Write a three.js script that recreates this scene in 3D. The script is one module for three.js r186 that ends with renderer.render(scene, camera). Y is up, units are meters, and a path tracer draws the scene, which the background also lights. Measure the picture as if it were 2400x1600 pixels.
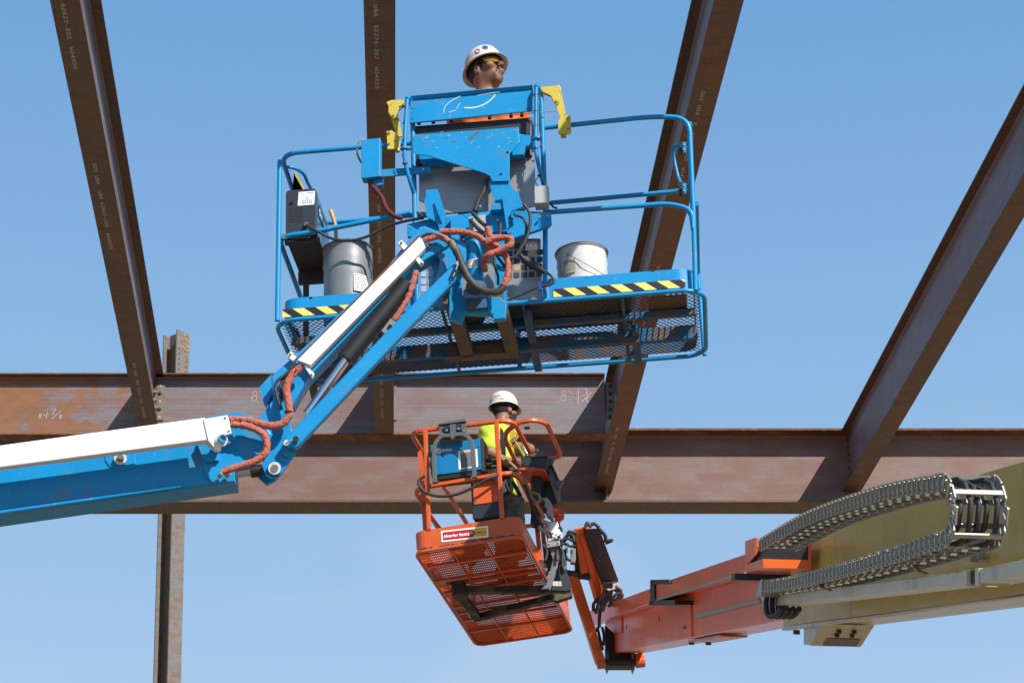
import * as THREE from 'three';
import { mergeGeometries } from 'three/addons/utils/BufferGeometryUtils.js';

// ---------------------------------------------------------------- camera, sky, sun, exposure
const FPX = 5100, PITCH = 22.5 * Math.PI / 180, EYE = new THREE.Vector3(0, 1.7, 0);
const scene = new THREE.Scene();
const camera = new THREE.PerspectiveCamera(2 * Math.atan(800 / FPX) * 180 / Math.PI, 1.5, 0.1, 3000);
camera.position.copy(EYE); camera.rotation.set(PITCH, 0, 0);
const renderer = new THREE.WebGLRenderer({ antialias: true });
renderer.setSize(1024, 682);
renderer.toneMapping = THREE.LinearToneMapping; renderer.toneMappingExposure = 1.35;
renderer.shadowMap.enabled = true; renderer.shadowMap.type = THREE.PCFSoftShadowMap;
const cloud = (x, y) => { const h = (i, j) => { const n = Math.sin(i * 127.1 + j * 311.7) * 43758.5453; return n - Math.floor(n); }, v = (x, y) => { const i = Math.floor(x), j = Math.floor(y), f = x - i, g = y - j, u = f * f * (3 - 2 * f), w = g * g * (3 - 2 * g); return (h(i, j) * (1 - u) + h(i + 1, j) * u) * (1 - w) + (h(i, j + 1) * (1 - u) + h(i + 1, j + 1) * u) * w; }; return .5 * v(x, y) + .3 * v(x * 2.1, y * 2.3) + .2 * v(x * 4.3, y * 4.9); };
const SUN = new THREE.Vector3(0.79, 1.18, 1.0).normalize();
{
  const W = 1024, H = 512, d = new Float32Array(W * H * 4);
  const stops = [[-90, .25, .30, .35], [0, .52, .66, .82], [6, .47, .645, .83], [13.6, .385, .585, .84], [22, .26, .472, .765], [31.5, .163, .37, .69], [50, .09, .24, .51], [90, .05, .15, .37]].map(q => q.map((v, i) => i ? v / 1.35 : v));
  for (let j = 0; j < H; j++) for (let i = 0; i < W; i++) {
    const el = ((j + .5) / H - .5) * 180, az = ((i + .5) / W - .5) * 2 * Math.PI;
    let k = 0; while (k < stops.length - 2 && stops[k + 1][0] < el) k++;
    const a = stops[k], b = stops[k + 1], t = Math.min(1, Math.max(0, (el - a[0]) / (b[0] - a[0])));
    const e = el * Math.PI / 180, v = new THREE.Vector3(Math.cos(e) * Math.cos(az), Math.sin(e), Math.cos(e) * Math.sin(az));
    const g = el > -2 ? .3 * Math.exp(-Math.acos(Math.min(1, v.dot(SUN))) / .25) : 0, o = (j * W + i) * 4;
    const wisp = el > 0 && el < 40 ? .055 * Math.max(0, cloud(az * 9, el * .42) - .52) * Math.exp(-(((el - 12) / 7) ** 2)) * 12 : 0;
    for (let c = 0; c < 3; c++) { const k = a[c + 1] + (b[c + 1] - a[c + 1]) * t; d[o + c] = k + (.62 - k) * wisp + g; }
    d[o + 3] = 1;
  }
  const t = new THREE.DataTexture(d, W, H, THREE.RGBAFormat, THREE.FloatType);
  t.mapping = THREE.EquirectangularReflectionMapping; t.magFilter = t.minFilter = THREE.LinearFilter; t.wrapS = THREE.RepeatWrapping; t.needsUpdate = true;
  scene.background = t; scene.environment = t;
}
const sun = new THREE.DirectionalLight(new THREE.Color(1, .955, .88), 5);
sun.position.copy(SUN).multiplyScalar(60).add(new THREE.Vector3(0, 6, -14)); sun.target.position.set(0, 6, -14);
sun.castShadow = true; sun.shadow.mapSize.set(4096, 4096);
Object.assign(sun.shadow.camera, { left: -16, right: 16, top: 14, bottom: -14, near: 1, far: 140 });
scene.add(sun, sun.target);

// ---------------------------------------------------------------- helpers
const V = (x, y, z) => new THREE.Vector3(x, y, z);
let seed = 7; const rnd = () => { seed = (seed * 1664525 + 1013904223) >>> 0; return seed / 4294967296; };
const rr = (a, b) => a + (b - a) * rnd();
const lin = (r, g, b) => new THREE.Color().setRGB(r, g, b);
const pix = (x, y) => V((x - 1200) / FPX, (800 - y) / FPX * Math.cos(PITCH) + Math.sin(PITCH), (800 - y) / FPX * Math.sin(PITCH) - Math.cos(PITCH));
class Frame {                                   // a local frame; x(), y(), z() put a photo pixel on one of its planes
  constructor(o, m) { this.o = o; this.m = m; this.inv = m.clone().invert(); this.c = EYE.clone().sub(o).applyMatrix4(this.inv); }
  on(k, v, p) { const d = pix(p[0], p[1]).applyMatrix4(this.inv), t = (v - this.c[k]) / d[k]; return this.c.clone().addScaledVector(d, t); }
  x(p, v) { return this.on('x', v, p); } y(p, v) { return this.on('y', v, p); } z(p, v) { return this.on('z', v, p); }
  world(p) { return p.clone().applyMatrix4(this.m).add(this.o); }
  place(g) { g.position.copy(this.o); g.quaternion.setFromRotationMatrix(this.m); return g; }
}
const R = a => a * Math.PI / 180;
const euler = (yaw, pit, rol) => new THREE.Matrix4().makeRotationFromEuler(new THREE.Euler(R(pit), R(yaw), R(rol), 'YXZ'));
const zoom = (x, y, s) => (u, v) => [x + u / s, y + v / s];
const zA = zoom(850, 80, 3.5633), zB = zoom(620, 300, 3.5628), zC = zoom(920, 420, 4.6116), zD = zoom(1240, 250, 3.4841), zE = zoom(620, 620, 4.2), zF = zoom(1040, 620, 3.675),
  zG = zoom(480, 780, 4.127), zH = zoom(0, 900, 3.675), zI = zoom(940, 900, 4.3548), zJ = zoom(940, 1180, 4.3565), zK = zoom(1220, 1180, 3.7324), zL = zoom(1380, 1180, 3.9192),
  zM = zoom(1740, 1080, 3.4091), zQ = zoom(630, 320, 7.8385), zR = zoom(630, 500, 6.0308), zS = zoom(1540, 260, 6.5357), zT = zoom(1540, 480, 4.1286), zV = zoom(960, 960, 8.71), zW = zoom(1140, 960, 7.84), zX = zoom(1140, 1120, 7.84), zY = zoom(1240, 1260, 7.84);

const taken = {};
const numbered = n => { const k = taken[n] = (taken[n] ?? -1) + 1; return k ? n + '_' + String(k).padStart(3, '0') : n; };
function shade(o) { o.traverse(c => { if (c.isMesh) { c.castShadow = c.receiveShadow = true; } }); return o; }
function mesh(name, geo, mat, parent) { const m = new THREE.Mesh(Array.isArray(geo) ? join(geo) : geo, mat); m.name = name; m.castShadow = m.receiveShadow = true; parent.add(m); return m; }
function group(name, parent) { const g = new THREE.Group(); g.name = name; parent.add(g); return g; }
function thing(name, label, category, grp) { const g = group(numbered(name), scene); g.userData = { label, category }; if (grp) g.userData.group = grp; return g; }
function tag(o, label, category, grp) { o.userData.label = label; o.userData.category = category; if (grp) o.userData.group = grp; return o; }
function boxUV(g0) {                               // uv in metres from the dominant axis
  const g = g0.index ? g0.toNonIndexed() : g0; if (!g.attributes.normal) g.computeVertexNormals();
  const p = g.attributes.position.array, n = g.attributes.position.count, uv = new Float32Array(n * 2);
  for (let i = 0; i < n; i += 3) {
    const a = i * 3, e = (k, c) => p[a + k * 3 + c];
    const ux = e(1, 0) - e(0, 0), uy = e(1, 1) - e(0, 1), uz = e(1, 2) - e(0, 2), vx = e(2, 0) - e(0, 0), vy = e(2, 1) - e(0, 1), vz = e(2, 2) - e(0, 2);
    const X = Math.abs(uy * vz - uz * vy), Y = Math.abs(uz * vx - ux * vz), Z = Math.abs(ux * vy - uy * vx);
    for (let k = 0; k < 3; k++) {
      const x = e(k, 0), y = e(k, 1), z = e(k, 2), o = (i + k) * 2;
      if (Z >= X && Z >= Y) { uv[o] = x; uv[o + 1] = y; } else if (X >= Y) { uv[o] = z + .37; uv[o + 1] = y; } else { uv[o] = x; uv[o + 1] = z + .61; }
    }
  }
  g.setAttribute('uv', new THREE.BufferAttribute(uv, 2));
  for (const k of Object.keys(g.attributes)) if (!['position', 'normal', 'uv'].includes(k)) g.deleteAttribute(k);
  return g;
}
const join = l => mergeGeometries(l.map(g => g.userData.keepUV ? g : boxUV(g)));
function boxG(x0, x1, y0, y1, z0, z1) { const g = new THREE.BoxGeometry(Math.abs(x1 - x0), Math.abs(y1 - y0), Math.abs(z1 - z0)); g.translate((x0 + x1) / 2, (y0 + y1) / 2, (z0 + z1) / 2); return boxG.raw ? g : boxUV(g); }
function fillet(pts, r, n = 6) {                    // round the corners of a polyline
  const out = [pts[0].clone()];
  for (let i = 1; i < pts.length - 1; i++) {
    const a = pts[i - 1], b = pts[i], c = pts[i + 1], ab = a.clone().sub(b), cb = c.clone().sub(b), q = Math.min(r, ab.length() * .49, cb.length() * .49);
    const s = b.clone().addScaledVector(ab.normalize(), q), e = b.clone().addScaledVector(cb.normalize(), q);
    for (let k = 0; k <= n; k++) { const t = k / n; out.push(s.clone().multiplyScalar((1 - t) * (1 - t)).addScaledVector(b, 2 * t * (1 - t)).addScaledVector(e, t * t)); }
  }
  out.push(pts[pts.length - 1].clone()); return out;
}
const smooth = (pts, n = 40) => new THREE.CatmullRomCurve3(pts, false, 'centripetal').getPoints(n);
function sweep(pts, prof, { ref = null, cap = true, closed = false, sharp = false, scale = null } = {}) {   // prof: closed list of [a,b]; a along side, b along ref
  const P = closed ? [...pts, pts[0]] : pts, n = P.length, m = prof.length, pos = [], nor = [], rings = [];
  let side = null;
  for (let i = 0; i < n; i++) {
    const t = (closed ? P[(i + 1) % (n - 1)].clone().sub(P[(i - 1 + n - 1) % (n - 1)]) : P[Math.min(n - 1, i + 1)].clone().sub(P[Math.max(0, i - 1)])).normalize();
    let s, u;
    if (ref) { s = t.clone().cross(ref).normalize(); u = s.clone().cross(t).normalize(); }
    else { if (!side) { side = Math.abs(t.y) < .9 ? V(0, 1, 0).cross(t) : V(1, 0, 0).cross(t); } side = side.addScaledVector(t, -side.dot(t)).normalize(); s = side.clone(); u = t.clone().cross(s); }
    const k = scale ? scale(i / (n - 1), i) : 1;
    rings.push(prof.map(([a, b]) => P[i].clone().addScaledVector(s, a * k).addScaledVector(u, b * k)));
  }
  const cen = i => P[i];
  for (let i = 0; i < n - 1; i++) for (let j = 0; j < m; j++) {
    const a = rings[i][j], b = rings[i][(j + 1) % m], c = rings[i + 1][(j + 1) % m], d = rings[i + 1][j];
    const N = [a, b, c, d].map((q, k) => q.clone().sub(cen(k < 2 ? i : i + 1)).normalize());
    let f = null; if (sharp) { f = b.clone().sub(a).cross(d.clone().sub(a)).normalize(); if (f.dot(N[0].clone().add(N[1])) < 0) f.negate(); }
    const flip = b.clone().sub(a).cross(d.clone().sub(a)).dot(N[0].clone().add(N[2])) < 0;
    for (const k of flip ? [0, 2, 1, 0, 3, 2] : [0, 1, 2, 0, 2, 3]) { const q = [a, b, c, d][k]; pos.push(q.x, q.y, q.z); const w = f || N[k]; nor.push(w.x, w.y, w.z); }
  }
  if (cap && !closed) for (const e of [0, n - 1]) {
    const t = P[e].clone().sub(P[e ? n - 2 : 1]).normalize();
    for (let j = 1; j < m - 1; j++) { let tri = [rings[e][0], rings[e][j], rings[e][j + 1]]; if (tri[1].clone().sub(tri[0]).cross(tri[2].clone().sub(tri[0])).dot(t) < 0) tri = [tri[0], tri[2], tri[1]]; for (const q of tri) { pos.push(q.x, q.y, q.z); nor.push(t.x, t.y, t.z); } }
  }
  const g = new THREE.BufferGeometry(); g.setAttribute('position', new THREE.Float32BufferAttribute(pos, 3)); g.setAttribute('normal', new THREE.Float32BufferAttribute(nor, 3));
  return boxUV(g);
}
const circ = (r, n = 10) => Array.from({ length: n }, (_, i) => [r * Math.cos(i / n * 2 * Math.PI), r * Math.sin(i / n * 2 * Math.PI)]);
const rect = (w, h, c = 0) => c ? [[w / 2 - c, -h / 2], [w / 2, -h / 2 + c], [w / 2, h / 2 - c], [w / 2 - c, h / 2], [-w / 2 + c, h / 2], [-w / 2, h / 2 - c], [-w / 2, -h / 2 + c], [-w / 2 + c, -h / 2]] : [[w / 2, -h / 2], [w / 2, h / 2], [-w / 2, h / 2], [-w / 2, -h / 2]];
const tube = (pts, r, n = 10) => sweep(pts, circ(r, n));
const bar = (a, b, w, h, ref = V(0, 0, 1), c = 0) => sweep([a, b], rect(w, h, c), { ref, sharp: true });
function poly(fr, pts, z, t, hole, bev = 0) {        // extruded plate, front face at local z, thickness t going back
  const q = pts.map(p => Array.isArray(p) ? fr.z(p, z) : p), s = new THREE.Shape(q.map(p => new THREE.Vector2(p.x, p.y)));
  if (hole) for (const [c, r] of hole) { const h = new THREE.Path(), k = Array.isArray(c) ? fr.z(c, z) : c; h.absarc(k.x, k.y, r, 0, 2 * Math.PI, true); s.holes.push(h); }
  const g = new THREE.ExtrudeGeometry(s, { depth: t - 2 * bev, bevelEnabled: bev > 0, bevelThickness: bev, bevelSize: bev, bevelOffset: -bev, bevelSegments: 2, curveSegments: 10 });
  g.translate(0, 0, z - t + bev); return boxUV(g);
}
function cyl(a, b, r0, r1 = r0, n = 16) { return sweep([a, b], circ(1, n), { scale: t => t < .5 ? r0 : r1 }); }
function quad(tl, tr, br, bl) {
  const g = new THREE.BufferGeometry(); g.setAttribute('position', new THREE.Float32BufferAttribute([tl, tr, br, tl, br, bl].flatMap(p => [p.x, p.y, p.z]), 3));
  g.setAttribute('uv', new THREE.Float32BufferAttribute([0, 1, 1, 1, 1, 0, 0, 1, 1, 0, 0, 0], 2)); g.computeVertexNormals(); g.userData.keepUV = true; return g;
}
function bolt(parent, p, r, mat, h = r * .9, axis = V(0, 0, 1), name = 'bolt') { return mesh(name, sweep([p, p.clone().addScaledVector(axis, h * .8), p.clone().addScaledVector(axis, h)], circ(r, 6), { scale: (t, i) => i === 2 ? .7 : 1 }), mat, parent); }
function lathe(prof, n = 40) { return new THREE.LatheGeometry(prof.map(p => new THREE.Vector2(p[0], p[1])), n); }
// smooth solids from distance functions
const sm = (a, b, k) => { const h = Math.max(k - Math.abs(a - b), 0) / k; return Math.min(a, b) - h * h * k * .25; };
const cap3 = (p, a, b, ra, rb) => { const bx = b.x - a.x, by = b.y - a.y, bz = b.z - a.z, px = p.x - a.x, py = p.y - a.y, pz = p.z - a.z; const t = Math.min(1, Math.max(0, (px * bx + py * by + pz * bz) / (bx * bx + by * by + bz * bz + 1e-9))); return Math.hypot(px - bx * t, py - by * t, pz - bz * t) - (ra + (rb - ra) * t); };
const ell = (p, c, r) => { const x = (p.x - c[0]) / r[0], y = (p.y - c[1]) / r[1], z = (p.z - c[2]) / r[2], k = Math.hypot(x, y, z), k2 = Math.hypot(x / r[0], y / r[1], z / r[2]); return k2 < 1e-6 ? -Math.min(...r) : k * (k - 1) / k2; };
function nets(f, lo, hi, cell) {
  const n = [0, 1, 2].map(k => Math.ceil((hi[k] - lo[k]) / cell) + 1), id = (i, j, k) => i + n[0] * (j + n[1] * k), val = new Float32Array(n[0] * n[1] * n[2]), p = V(0, 0, 0);
  for (let k = 0; k < n[2]; k++) for (let j = 0; j < n[1]; j++) for (let i = 0; i < n[0]; i++) { p.set(lo[0] + i * cell, lo[1] + j * cell, lo[2] + k * cell); val[id(i, j, k)] = f(p); }
  const vid = new Int32Array(val.length).fill(-1), pos = [], idx = [];
  for (let k = 0; k < n[2] - 1; k++) for (let j = 0; j < n[1] - 1; j++) for (let i = 0; i < n[0] - 1; i++) {
    let c = 0, sx = 0, sy = 0, sz = 0;
    const C = [[0, 0, 0], [1, 0, 0], [0, 1, 0], [1, 1, 0], [0, 0, 1], [1, 0, 1], [0, 1, 1], [1, 1, 1]], v = C.map(q => val[id(i + q[0], j + q[1], k + q[2])]);
    for (const [a, b] of [[0, 1], [2, 3], [4, 5], [6, 7], [0, 2], [1, 3], [4, 6], [5, 7], [0, 4], [1, 5], [2, 6], [3, 7]]) if ((v[a] < 0) !== (v[b] < 0)) { const t = v[a] / (v[a] - v[b]); sx += C[a][0] + t * (C[b][0] - C[a][0]); sy += C[a][1] + t * (C[b][1] - C[a][1]); sz += C[a][2] + t * (C[b][2] - C[a][2]); c++; }
    if (c) { vid[id(i, j, k)] = pos.length / 3; pos.push(lo[0] + (i + sx / c) * cell, lo[1] + (j + sy / c) * cell, lo[2] + (k + sz / c) * cell); }
  }
  for (let k = 1; k < n[2] - 1; k++) for (let j = 1; j < n[1] - 1; j++) for (let i = 1; i < n[0] - 1; i++) {
    const a = val[id(i, j, k)] < 0;
    const face = (b, q) => { if (a === (b < 0)) return; const [A, B, D, E] = q.map(o => vid[id(i + o[0], j + o[1], k + o[2])]); if (a) idx.push(A, B, D, A, D, E); else idx.push(A, D, B, A, E, D); };
    face(val[id(i + 1, j, k)], [[0, -1, -1], [0, 0, -1], [0, 0, 0], [0, -1, 0]]);
    face(val[id(i, j + 1, k)], [[-1, 0, -1], [-1, 0, 0], [0, 0, 0], [0, 0, -1]]);
    face(val[id(i, j, k + 1)], [[-1, -1, 0], [0, -1, 0], [0, 0, 0], [-1, 0, 0]]);
  }
  const g = new THREE.BufferGeometry(); g.setAttribute('position', new THREE.Float32BufferAttribute(pos, 3)); g.setIndex(idx); g.computeVertexNormals();
  const uv = new Float32Array(pos.length / 3 * 2); for (let i = 0; i < uv.length / 2; i++) { uv[i * 2] = pos[i * 3] + pos[i * 3 + 2]; uv[i * 2 + 1] = pos[i * 3 + 1]; } g.setAttribute('uv', new THREE.BufferAttribute(uv, 2));
  g.userData.keepUV = true; return g;
}
// ---------------------------------------------------------------- procedural textures
const hash = (x, y, s) => { let h = Math.imul(x, 374761393) ^ Math.imul(y, 668265263) ^ Math.imul(s, 974634777); h = Math.imul(h ^ (h >>> 13), 1274126177); return ((h ^ (h >>> 16)) >>> 0) / 4294967296; };
function vn(x, y, px, py, s) { const xi = Math.floor(x), yi = Math.floor(y), fx = x - xi, fy = y - yi, u = fx * fx * (3 - 2 * fx), v = fy * fy * (3 - 2 * fy), m = (a, b) => ((a % b) + b) % b, h = (i, j) => hash(m(xi + i, px), m(yi + j, py), s); return (h(0, 0) * (1 - u) + h(1, 0) * u) * (1 - v) + (h(0, 1) * (1 - u) + h(1, 1) * u) * v; }
const fbm = (x, y, fx, fy, o, s) => { let a = 0, w = .5, t = 0; for (let k = 0; k < o; k++) { a += w * vn(x * fx, y * fy, fx, fy, s + k); t += w; w *= .55; fx *= 2; fy *= 2; } return a / t; };
const enc = v => { v = Math.min(1, Math.max(0, v)); return Math.round(255 * (v <= .0031308 ? v * 12.92 : 1.055 * v ** (1 / 2.4) - .055)); };
const sstep = (a, b, x) => { const t = Math.min(1, Math.max(0, (x - a) / (b - a))); return t * t * (3 - 2 * t); };
const ALB = .8;
function texture(w, h, fn, rx, ry = rx, color = true) {
  const d = new Uint8Array(w * h * 4);
  for (let j = 0; j < h; j++) for (let i = 0; i < w; i++) { const c = fn((i + .5) / w, (j + .5) / h), o = (j * w + i) * 4; for (let k = 0; k < 3; k++) d[o + k] = color ? enc(c[k] * ALB) : Math.min(255, Math.max(0, c[k] * 255)); d[o + 3] = 255; }
  const t = new THREE.DataTexture(d, w, h); t.wrapS = t.wrapT = THREE.RepeatWrapping; t.magFilter = THREE.LinearFilter; t.minFilter = THREE.LinearMipmapLinearFilter; t.generateMipmaps = true; t.anisotropy = 8;
  if (color) t.colorSpace = THREE.SRGBColorSpace; t.repeat.set(1 / rx, 1 / ry); t.needsUpdate = true; return t;
}
const mixc = (a, b, t) => a.map((v, i) => v + (b[i] - v) * t);
function canvasTex(w, h, draw) { const c = document.createElement('canvas'); c.width = w; c.height = h; const x = c.getContext('2d'); draw(x, w, h); const t = new THREE.CanvasTexture(c); t.colorSpace = THREE.SRGBColorSpace; t.anisotropy = 8; return t; }
function paintTex(base, dirt, chip, s, amtDirt = .25, amtChip = .5) {   // enamel: faint mottling, dried dirt, fine scratches, chips
  const scr = []; for (let k = 0; k < 26; k++) scr.push([rnd(), rnd(), rnd() * 3.14, rr(.01, .07)]);
  return texture(512, 512, (u, v) => {
    let c = base.map(x => x * (1 + .24 * (fbm(u, v, 4, 4, 5, s) - .5)));
    const n = fbm(u, v, 9, 9, 5, s + 20), q = sstep(.60, .80, n) * amtDirt; c = mixc(c, dirt, q);
    const sp = vn(u * 170, v * 170, 170, 170, s + 40); if (sp > .985) c = mixc(c, dirt, .5 * amtDirt + .1);
    const ch = fbm(u, v, 40, 40, 3, s + 50); if (ch > .78) c = mixc(c, chip, amtChip * sstep(.78, .82, ch));
    for (const [x, y, a, l] of scr) { const dx = u - x, dy = v - y, t = dx * Math.cos(a) + dy * Math.sin(a), w = Math.abs(-dx * Math.sin(a) + dy * Math.cos(a)); if (Math.abs(t) < l && w < .0012) c = mixc(c, chip, .55 * amtChip); }
    return c;
  }, 1);
}
const std = (o) => new THREE.MeshPhysicalMaterial(o);
const plain = (r, g, b, rough = .6, o = {}) => std({ color: lin(r * .8, g * .8, b * .8), roughness: rough, ...o });
const DUST = [.30, .23, .15], BLUE = [.003, .295, .65], ORNG = [.74, .118, .018];
const tBlue = paintTex(BLUE, [.17, .19, .18], [.30, .38, .42], 3, .42, .35), tOrange = paintTex(ORNG, [.10, .045, .03], [.12, .06, .045], 60, .35, .7), tWhite = paintTex([.95, .94, .915], [.45, .42, .36], [.42, .40, .36], 90, .12, .25), tCream = paintTex([.66, .46, .11], [.34, .20, .06], [.24, .14, .06], 120, .35, .3);
const M = {
  blue: std({ map: tBlue, roughness: .45, specularIntensity: .6, clearcoat: .18, clearcoatRoughness: .22 }),
  orange: std({ map: tOrange, roughness: .45, clearcoat: .3, clearcoatRoughness: .3 }),
  orangeGloss: std({ map: paintTex([1.05, .175, .025], [.4, .09, .03], [.2, .08, .05], 65, .25, .3), roughness: .4, clearcoat: .22, clearcoatRoughness: .12 }),
  white: std({ map: tWhite, roughness: .45, clearcoat: .3, clearcoatRoughness: .3 }),
  cream: std({ map: tCream, roughness: .55, specularIntensity: .5, clearcoat: .22, clearcoatRoughness: .12 }),
  creamPale: std({ map: paintTex([.66, .575, .40], [.36, .23, .11], [.28, .15, .07], 140, .4, .4), roughness: .5, clearcoat: .2, clearcoatRoughness: .3 }),
  yellow: std({ map: paintTex([.66, .50, .06], [.3, .2, .05], [.2, .15, .06], 160, .25, .5), roughness: .5 }),
  black: plain(.018, .018, .019, .5), rubber: plain(.028, .028, .028, .8), navy: plain(.02, .028, .045, .5), dark: plain(.045, .043, .042, .65),
  grey: plain(.22, .225, .23, .6), zinc: plain(.62, .62, .6, .35, { metalness: .75 }), chrome: plain(.85, .85, .86, .08, { metalness: 1 }), bolt: plain(.42, .41, .39, .42, { metalness: .7 }),
  lightgrey: plain(.46, .47, .475, .55), armgrey: plain(.115, .13, .135, .55), hose: plain(.035, .036, .038, .62),
  wood: plain(.62, .36, .14, .6),
};
M.sheet = std({ map: texture(256, 256, (u, v) => { const k = .36 + .08 * fbm(u, v, 4, 40, 4, 210) + .05 * (fbm(u, v, 6, 6, 3, 214) - .5); return [k, k * 1.01, k * 1.03]; }, .6), roughness: .42, metalness: .55 });
M.bucketGrey = std({ map: texture(256, 256, (u, v) => { let c = [.33, .355, .37].map(x => x * (1 + .12 * (fbm(u, v, 5, 5, 4, 220) - .5))); const q = sstep(.72, .8, fbm(u, v, 6, 6, 4, 224)); return mixc(c.map(x => x * .8), [.28, .19, .10], q * .8); }, .6), roughness: .45, metalness: .2 });
M.bucketWhite = std({ map: texture(256, 256, (u, v) => { let c = [.72, .72, .71].map(x => x * (1 + .06 * (fbm(u, v, 5, 5, 4, 230) - .5))); const q = sstep(.68, .76, fbm(u, v, 7, 7, 4, 234)); return mixc(c, [.42, .27, .12], q * .7); }, .6), roughness: .35 });
M.bucketOld = std({ map: texture(256, 256, (u, v) => mixc([.15, .14, .12], [.10, .065, .035], sstep(.4, .7, fbm(u, v, 6, 6, 5, 240))), .5), roughness: .5, metalness: .3 });
M.sleeve = std({ map: texture(256, 256, (u, v) => { const f = fbm(u, v, 5, 5, 4, 250), w = vn(u * 120, v * 120, 120, 120, 255); return mixc([.60, .125, .07], [.42, .16, .12], f).map(x => x * (.85 + .3 * w)); }, .4), roughness: .95, bumpMap: texture(256, 256, (u, v) => { const k = fbm(u, v, 14, 14, 4, 260); return [k, k, k]; }, .3, .3, false), bumpScale: .012 });
M.maroon = plain(.13, .022, .025, .9);
M.dirtyBlack = std({ map: texture(256, 256, (u, v) => mixc([.03, .028, .028], [.14, .10, .06], sstep(.32, .72, fbm(u, v, 10, 10, 6, 270))), .7), roughness: .8 });
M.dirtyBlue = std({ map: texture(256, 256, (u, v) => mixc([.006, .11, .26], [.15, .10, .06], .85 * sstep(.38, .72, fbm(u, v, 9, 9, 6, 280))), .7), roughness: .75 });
M.mud = std({ map: texture(256, 256, (u, v) => mixc([.16, .108, .064], [.02, .08, .17], .8 * sstep(.55, .75, fbm(u, v, 8, 8, 6, 283))).map(x => x * (.8 + .4 * vn(u * 90, v * 90, 90, 90, 288))), .6), roughness: .9 });
M.wrap = std({ map: texture(256, 256, (u, v) => mixc([.035, .036, .038], [.22, .18, .12], .75 * sstep(.55, .72, fbm(u, v, 6, 6, 5, 285))), .4), roughness: .6 });
// structural steel
const steelFn = (s, scale, rust, lo, hi, streak) => (u, v) => {
  const st = fbm(u, v, 3, 90, 3, s), m = fbm(u, v, 8, 8, 5, s + 5), f = fbm(u, v, 90, 90, 2, s + 9), q = sstep(lo, hi, m * .6 + st * streak + f * (.4 - streak));
  return mixc(scale, rust, q).map(x => x * (.86 + .28 * f));
};
M.steelMauve = std({ map: texture(1024, 512, steelFn(300, [.235, .205, .222], [.225, .135, .12], .34, .66, .3), 3, 1.2), roughness: .55, metalness: .1 });
M.steelPink = std({ map: texture(1024, 512, steelFn(320, [.25, .178, .162], [.225, .122, .095], .34, .60, .10), 2.2, .9), roughness: .62, metalness: .05 });
M.steelBrown = std({ map: texture(1024, 512, (u, v) => { const a = fbm(u, v, 60, 6, 3, 340), b = fbm(u, v, 7, 7, 5, 344), f = fbm(u, v, 110, 110, 2, 348); return mixc(mixc([.145, .100, .074], [.20, .108, .055], sstep(.35, .7, b)), [.10, .068, .052], sstep(.5, .75, a) * .5).map(x => x * (.8 + .4 * f)); }, 2, 1), roughness: .6, metalness: .1 });
M.steelRust = std({ map: texture(512, 512, (u, v) => { const b = fbm(u, v, 10, 10, 5, 350), f = fbm(u, v, 70, 70, 2, 354); return mixc([.13, .07, .038], [.27, .105, .025], sstep(.35, .7, b)).map(x => x * (.7 + .6 * f)); }, .8), roughness: .85 });
M.steelGalv = std({ map: texture(512, 512, (u, v) => { const b = fbm(u, v, 8, 16, 5, 360), f = fbm(u, v, 60, 60, 2, 364); return mixc([.235, .212, .19], [.23, .155, .105], sstep(.4, .75, b)).map(x => x * (.8 + .4 * f)); }, 1), roughness: .6, metalness: .15 });
M.ground = std({ map: texture(512, 512, (u, v) => { const b = fbm(u, v, 6, 6, 6, 370), f = fbm(u, v, 120, 120, 2, 374); return mixc([.20, .15, .095], [.28, .215, .145], b).map(x => x * (.75 + .5 * f)); }, 14), roughness: .95 });

// ---------------------------------------------------------------- ground
{ const g = new THREE.PlaneGeometry(1200, 1200, 1, 1); g.rotateX(-Math.PI / 2); const m = mesh('ground', boxUV(g), M.ground, scene); m.userData.kind = 'structure'; }
// ---------------------------------------------------------------- structural steel
const FW = new Frame(V(0, 0, 0), new THREE.Matrix4());
const TOS = 9.14;                                     // top of steel
const decalMat = (t, o = {}) => std({ map: t, transparent: true, alphaTest: .02, roughness: .8, ...o });
function wShape(parent, L, d, bf, tf, tw, mats) {      // a rolled beam along local x from 0 to L, top at y = 0
  const b = (..._) => boxG(..._);
  mesh('top_flange', b(0, L, -tf, 0, -bf / 2, bf / 2), mats[0], parent);
  mesh('bottom_flange', b(0, L, -d, -d + tf, -bf / 2, bf / 2), mats[2], parent);
  const k = tf * 1.1, w = [[-tw / 2, -d + tf + k], [-tw / 2, -tf - k], [-tw / 2 - k, -tf], [tw / 2 + k, -tf], [tw / 2, -tf - k], [tw / 2, -d + tf + k], [tw / 2 + k, -d + tf], [-tw / 2 - k, -d + tf]];
  const s = new THREE.Shape(w.map(q => new THREE.Vector2(q[0], q[1]))), g = new THREE.ExtrudeGeometry(s, { depth: L, bevelEnabled: false }); g.rotateY(Math.PI / 2);
  mesh('web', boxUV(g), mats[1], parent);
}
const rustWeb = std({ map: texture(2048, 256, (u, v) => {
  const base = steelFn(300, [.235, .205, .222], [.225, .135, .12], .34, .66, .3)((u * 3.3) % 1, v);
  const a = u - .40, m = fbm(u, v, 80, 10, 5, 381) * .8 + fbm(u, v, 30, 60, 2, 386) * .35 - .15, q = a > -.05 && a < .2 ? sstep(.42, .54, m + .30 * (1 - a / .13)) * sstep(.2, .15, a) : 0;
  return mixc(base, mixc([.22, .095, .04], [.36, .14, .035], fbm(u, v, 120, 20, 3, 390)), q * .8);
}, 10, 1), roughness: .6, metalness: .08 });
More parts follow.
